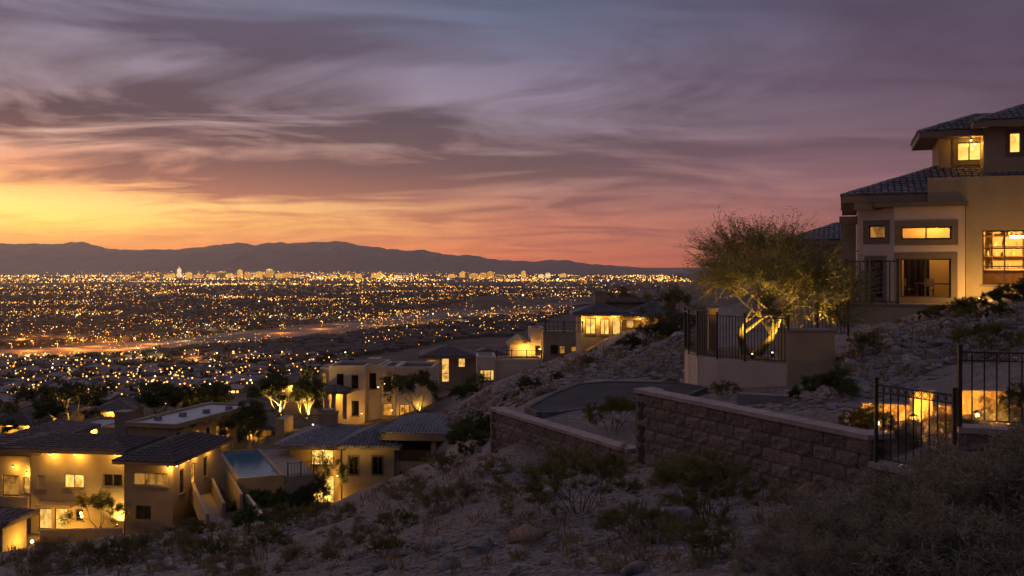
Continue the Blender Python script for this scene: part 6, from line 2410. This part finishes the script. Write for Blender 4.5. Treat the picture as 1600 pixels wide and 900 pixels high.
# a few glaring lamps
G_ = [(628, 438), (283, 432), (421, 431), (180, 495), (145, 494), (54, 497), (240, 463), (352, 467), (817, 468), (872, 437), (700, 437), (560, 441), (325, 447), (22, 497), (120, 497), (405, 472), (500, 436), (605, 437), (950, 440), (140, 439), (60, 437)]
lights([g[0] for g in G_], [g[1] for g in G_], size=(.0006, .0009), bright=(5, 9), pc=(1.0, .8, .45))
lights([180, 150, 125, 100, 60, 30, 470, 498, 512, 532, 545, 555, 440], [494, 495, 494, 495, 496, 497, 497, 495, 495, 493, 493, 493, 496], size=(.0004, .0006), bright=(1.5, 4), pc=(.8, 1.0, .5))
LX, LR, LS, LC = np.concatenate(LX), np.concatenate(LR), np.concatenate(LS), np.concatenate(LC)
oc = np.array([(1, 0, 0), (-1, 0, 0), (0, 1, 0), (0, -1, 0), (0, 0, 1), (0, 0, -1)], float)
of = np.array([(0, 2, 4), (2, 1, 4), (1, 3, 4), (3, 0, 4), (2, 0, 5), (1, 2, 5), (3, 1, 5), (0, 3, 5)])
V = (LX[:, None] + oc[None] * LR[:, None, None]).reshape(-1, 3)
Fq = (of[None] + (np.arange(len(LX)) * 6)[:, None, None]).reshape(-1, 3)
m, t = mat_new('city_lamps')
o_ = t.nodes.new('ShaderNodeOutputMaterial')
e_ = t.nodes.new('ShaderNodeEmission')
a_n = t.nodes.new('ShaderNodeAttribute')
a_n.attribute_name = 'glow'
t.links.new(a_n.outputs['Color'], e_.inputs[0])
t.links.new(e_.outputs[0], o_.inputs[0])
m.cycles.emission_sampling = 'NONE'
me = np_mesh('city_lights', V, Fq, m)
at = me.attributes.new('glow', 'FLOAT_COLOR', 'FACE')
cc = np.repeat(np.c_[LC * LS[:, None], np.ones(len(LC))], 8, axis=0).astype(np.float32)
at.data.foreach_set('color', cc.ravel())
tag(link('city_lights', me), 'countless warm lights of the valley city', None, kind='stuff')

# ---- skyline towers
def tower_mat(name, c, s):
    m, t = mat_new(name)
    N, L = t.nodes, t.links
    o = N.new('ShaderNodeOutputMaterial')
    e = N.new('ShaderNodeEmission')
    tcn = N.new('ShaderNodeTexCoord')
    br = N.new('ShaderNodeTexBrick')
    br.inputs['Scale'].default_value = .06
    br.inputs['Color1'].default_value = (*c, 1)
    br.inputs['Color2'].default_value = (c[0] * .25, c[1] * .2, c[2] * .15, 1)
    br.inputs['Mortar'].default_value = (.02, .012, .008, 1)
    br.inputs['Mortar Size'].default_value = .02
    mp = N.new('ShaderNodeMapping')
    mp.inputs['Rotation'].default_value = (R(90), 0, 0)
    L.new(tcn.outputs['Object'], mp.inputs[0])
    L.new(mp.outputs[0], br.inputs['Vector'])
    L.new(br.outputs[0], e.inputs[0])
    e.inputs[1].default_value = s
    d = N.new('ShaderNodeBsdfDiffuse')
    d.inputs[0].default_value = (.12, .09, .07, 1)
    ad = N.new('ShaderNodeAddShader')
    L.new(e.outputs[0], ad.inputs[0])
    L.new(d.outputs[0], ad.inputs[1])
    L.new(ad.outputs[0], o.inputs[0])
    m.cycles.emission_sampling = 'NONE'
    return m


TM = [tower_mat('tower_gold', (1, .52, .09), 1.9), tower_mat('tower_amber', (1, .42, .06), 1.4), tower_mat('tower_pale', (1, .75, .36), 2.4), tower_mat('tower_dim', (.8, .5, .2), .3)]
TW = [(280, 419, 6, 2), (295, 425, 9, 0), (262, 429, 10, 0), (270, 427, 6, 0), (310, 429, 12, 1), (330, 428, 12, 0), (345, 424, 14, 3), (360, 427, 8, 0), (375, 421, 8, 0), (388, 426, 10, 1), (405, 424, 10, 0), (421, 420, 10, 1), (436, 427, 10, 0), (449, 426, 15, 1), (465, 429, 12, 0), (500, 431, 10, 0),
      (520, 430, 14, 0), (541, 429, 12, 0), (560, 428, 10, 0), (585, 427, 9, 0), (594, 424, 6, 0), (622, 430, 10, 2), (706, 428, 10, 0), (722, 425, 8, 0), (740, 427, 13, 1), (755, 426, 10, 1), (766, 424, 9, 1), (781, 429, 10, 3), (800, 429, 8, 0), (818, 423, 7, 0), (845, 428, 8, 2), (856, 426, 7, 2), (880, 427, 8, 0), (900, 430, 14, 3), (230, 431, 12, 0), (200, 431, 14, 1)]
TW.sort()
for i, (px, top, w, k) in enumerate(TW):
    Y = 12600 + 500 * math.sin(i * 2.1)
    X = (px - 800) / F_PX * Y
    g = float(zvalley(np.array([X]), np.array([Y]))[0])
    W_ = w / F_PX * Y
    Ht = (HOR - top) / F_PX * Y - g
    special = {280: 'slender white-lit tower with a spire, tallest on the skyline', 421: 'broad amber tower with a flared bright crown right of the skyline cluster', 818: 'isolated square golden tower right of centre on the skyline'}.get(px)
    r = thing('city_tower', special or '%s tower block on the far skyline, %s from the left' % (('golden', 'amber', 'pale-lit', 'dim')[k], TENS[i]), 'tower', (X, Y, g - 3), R(random.uniform(-25, 25)), 'towers of the city skyline')
    mb = MB()
    mb.box(-W_ / 2, -W_ * .3, 0, W_ / 2, W_ * .3, Ht * .86)
    mb.build('body', TM[k], r)
    mb = MB()
    if px == 280:
        mb.tube((0, 0, Ht * .86), (0, 0, Ht * 1.0), W_ * .5, W_ * .35, 8)
        mb.tube((0, 0, Ht), (0, 0, Ht * 1.28), W_ * .12, W_ * .03, 6)
    else:
        mb.box(-W_ * .42, -W_ * .25, Ht * .86 + .1, W_ * .42, W_ * .25, Ht * .96)
        mb.box(-W_ * .2, -W_ * .12, Ht * .96 + .1, W_ * .2, W_ * .12, Ht + 3)
    mb.build('crown', TM[2 if px in (280, 421) else 0], r)


# ================================================================== stones
mt['rock'] = surf('rock', (0.13, 0.103, 0.09), (0.34, 0.285, 0.26), 2.0, .95, .8, 9, c3=(0.26, 0.215, 0.2), rand=.35)
mt['rock_red'] = surf('rock_red', (0.22, 0.13, 0.09), (0.3, 0.2, 0.15), 3.0, .95, .6, 14, rand=.3)


def rock_geo(seed):
    """angular stone of about 30 triangles"""
    rg = np.random.default_rng(seed)
    th_ = np.array([0, 1, 2, 3, 4, 5]) * math.pi / 3 + rg.uniform(-.3, .3, 6)
    r1 = rg.uniform(.75, 1.1, 6)
    r2 = rg.uniform(.5, .95, 6)
    a = np.stack([np.cos(th_) * r1, np.sin(th_) * r1, rg.uniform(-.25, .1, 6)], 1)
    b = np.stack([np.cos(th_ + .3) * r2 * .85, np.sin(th_ + .3) * r2 * .85, rg.uniform(.35, .65, 6)], 1)
    top = np.array([[rg.uniform(-.2, .2), rg.uniform(-.2, .2), rg.uniform(.6, .8)]])
    bot = np.array([[0, 0, -.6]])
    V = np.concatenate([a, b, top, bot])
    f = []
    for i in range(6):
        j = (i + 1) % 6
        f += [(i, j, 6 + j), (i, 6 + j, 6 + i), (6 + i, 6 + j, 12), (j, i, 13)]
    return V, np.array(f)


RG = [rock_geo(500 + i) for i in range(12)]
RM = [np_mesh('rock', v, f, mt['rock']) for v, f in RG]
RMR = [np_mesh('rock', v, f, mt['rock_red']) for v, f in RG[:4]]
rr3 = np.random.default_rng(77)


def poly_px(poly, n):
    """random photo pixels inside a polygon"""
    P_ = np.array(poly, float)
    lo, hi = P_.min(0), P_.max(0)
    out = []
    while len(out) < n:
        q = rr3.uniform(lo, hi, (n * 2, 2))
        ins = np.zeros(len(q), bool)
        j = len(P_) - 1
        for i in range(len(P_)):
            c = ((P_[i, 1] > q[:, 1]) != (P_[j, 1] > q[:, 1])) & (q[:, 0] < (P_[j, 0] - P_[i, 0]) * (q[:, 1] - P_[i, 1]) / (P_[j, 1] - P_[i, 1] + 1e-9) + P_[i, 0])
            ins ^= c
            j = i
        out += q[ins].tolist()
    return np.array(out[:n])


def rubble(name, label, poly, n, size, y0, y1, flat=.6):
    q = poly_px(poly, n)
    x, y, z, ok = ground_hit(q[:, 0], q[:, 1], y0, y1, 400)
    x, y, z = x[ok], y[ok], z[ok]
    x = x + rr3.normal(size=len(x)) * .02 * y / 10
    z = zground(x, y)
    m_ = len(x)
    s = size[0] + (size[1] - size[0]) * rr3.random(m_) ** 3
    a = rr3.uniform(0, 6.28, m_)
    V_, F_ = [], []
    base = 0
    ks = rr3.integers(len(RG), size=m_)
    sx = s * rr3.uniform(.7, 1.4, m_)
    sy = s * rr3.uniform(.7, 1.2, m_)
    sz = s * rr3.uniform(.5, 1.0, m_) * flat
    for i in range(m_):
        v = RG[ks[i]][0]
        c_, s_ = math.cos(a[i]), math.sin(a[i])
        X = v[:, 0] * sx[i]
        Y = v[:, 1] * sy[i]
        V_.append(np.stack([x[i] + X * c_ - Y * s_, y[i] + X * s_ + Y * c_, z[i] + v[:, 2] * sz[i]], 1))
        F_.append(RG[ks[i]][1] + base)
        base += len(v)
    o = link(name, np_mesh(name, np.concatenate(V_), np.concatenate(F_), mt['rock']), GROUND)
    o['kind'] = 'stuff'
    return o


def boulders(poly, n, size, y0, y1, red=.15):
    q = poly_px(poly, n)
    x, y, z, ok = ground_hit(q[:, 0], q[:, 1], y0, y1, 400)
    for i in range(n):
        if not ok[i]:
            continue
        s = size[0] + (size[1] - size[0]) * rr3.random() ** 2
        o = link('rock', RMR[rr3.integers(4)] if rr3.random() < red else RM[rr3.integers(12)], GROUND, (x[i], y[i], z[i] + s * .1))
        o.scale = (s * rr3.uniform(.8, 1.4), s * rr3.uniform(.7, 1.1), s * rr3.uniform(.6, 1.0))
        o.rotation_euler = (rr3.uniform(-.3, .3), rr3.uniform(-.3, .3), rr3.uniform(0, 6.28))


NEAR = [(330, 900), (520, 800), (600, 757), (690, 722), (775, 705), (985, 738), (1200, 770), (1350, 780), (1300, 860), (1150, 900)]
SLOPE_R = [(1308, 580), (1320, 540), (1400, 500), (1480, 490), (1600, 480), (1600, 560), (1480, 570), (1400, 600), (1330, 610)]
FAR = [(690, 650), (760, 610), (870, 560), (980, 535), (1075, 520), (1078, 590), (920, 594), (830, 630), (770, 640), (700, 690)]
rubble('gravel', '', NEAR, 10000, (.008, .065), 5, 60, .6)
rubble('gravel', '', [(0, 900), (330, 900), (520, 800), (470, 805), (200, 840), (0, 862)], 1200, (.04, .22), 14, 60, .6)
rubble('riprap', '', SLOPE_R, 3200, (.04, .2), 20, 46, .7)
rubble('riprap', '', [(1000, 620), (1240, 590), (1330, 590), (1480, 585), (1350, 650), (1180, 640)], 700, (.03, .16), 18, 40, .7)
rubble('riprap', '', FAR, 5000, (.05, .32), 34, 120, .7)
boulders(SLOPE_R, 150, (.12, .36), 20, 46)
boulders(NEAR, 66, (.08, .30), 6, 40)
boulders(FAR, 70, (.2, .55), 34, 120)
boulders([(1230, 600), (1310, 575), (1400, 595), (1350, 620), (1260, 612)], 14, (.12, .3), 20, 34)

# dry grass tufts over the slopes
q = np.concatenate([poly_px(NEAR, 150), poly_px(SLOPE_R, 90), poly_px(FAR, 160), poly_px([(0, 900), (330, 900), (520, 800), (200, 840), (0, 862)], 200)])
x, y, z, ok = ground_hit(q[:, 0], q[:, 1], 5, 120, 400)
x, y, z = x[ok], y[ok], z[ok]
nb2 = 16
i_ = np.repeat(np.arange(len(x)), nb2)
sc_ = (0.10 + .22 * rr3.random(len(x)) ** 2) * (1 + y / 40)
c_ = np.stack([x[i_], y[i_], z[i_] - .01], 1) + np.c_[rr3.normal(size=(len(i_), 2)) * .25 * sc_[i_][:, None], np.zeros(len(i_))]
d_g = np.c_[rr3.normal(size=(len(i_), 2)) * .45, np.ones(len(i_))]
v, f = leaf_quads(c_, d_g, sc_[i_] * rr3.uniform(.5, 1.2, len(i_)), .007 * (1 + y[i_] / 9), rr3)
og = link('dry_grass', np_mesh('dry_grass', v, f, mt['leaf_dry']), GROUND)
og['kind'] = 'stuff'


# ================================================================== evening haze over the valley
m, t = mat_new('haze_air')
o_ = t.nodes.new('ShaderNodeOutputMaterial')
pv_ = t.nodes.new('ShaderNodeVolumePrincipled')
pv_.inputs['Color'].default_value = (0.95, 0.90, 0.88, 1)
pv_.inputs['Density'].default_value = 2.4e-5
pv_.inputs['Anisotropy'].default_value = 0.65
pv_.inputs['Density Attribute'].default_value = ''
pv_.inputs['Color Attribute'].default_value = ''
t.links.new(pv_.outputs[0], o_.inputs['Volume'])
try:
    m.cycles.homogeneous_volume = True
except Exception:
    pass
mb = MB()
mb.box(-34000, -3000, -182, 34000, 33500, 1000)
hz_o = mb.build('haze', m)
tag(hz_o, 'thin evening haze over the valley', None, kind='stuff')
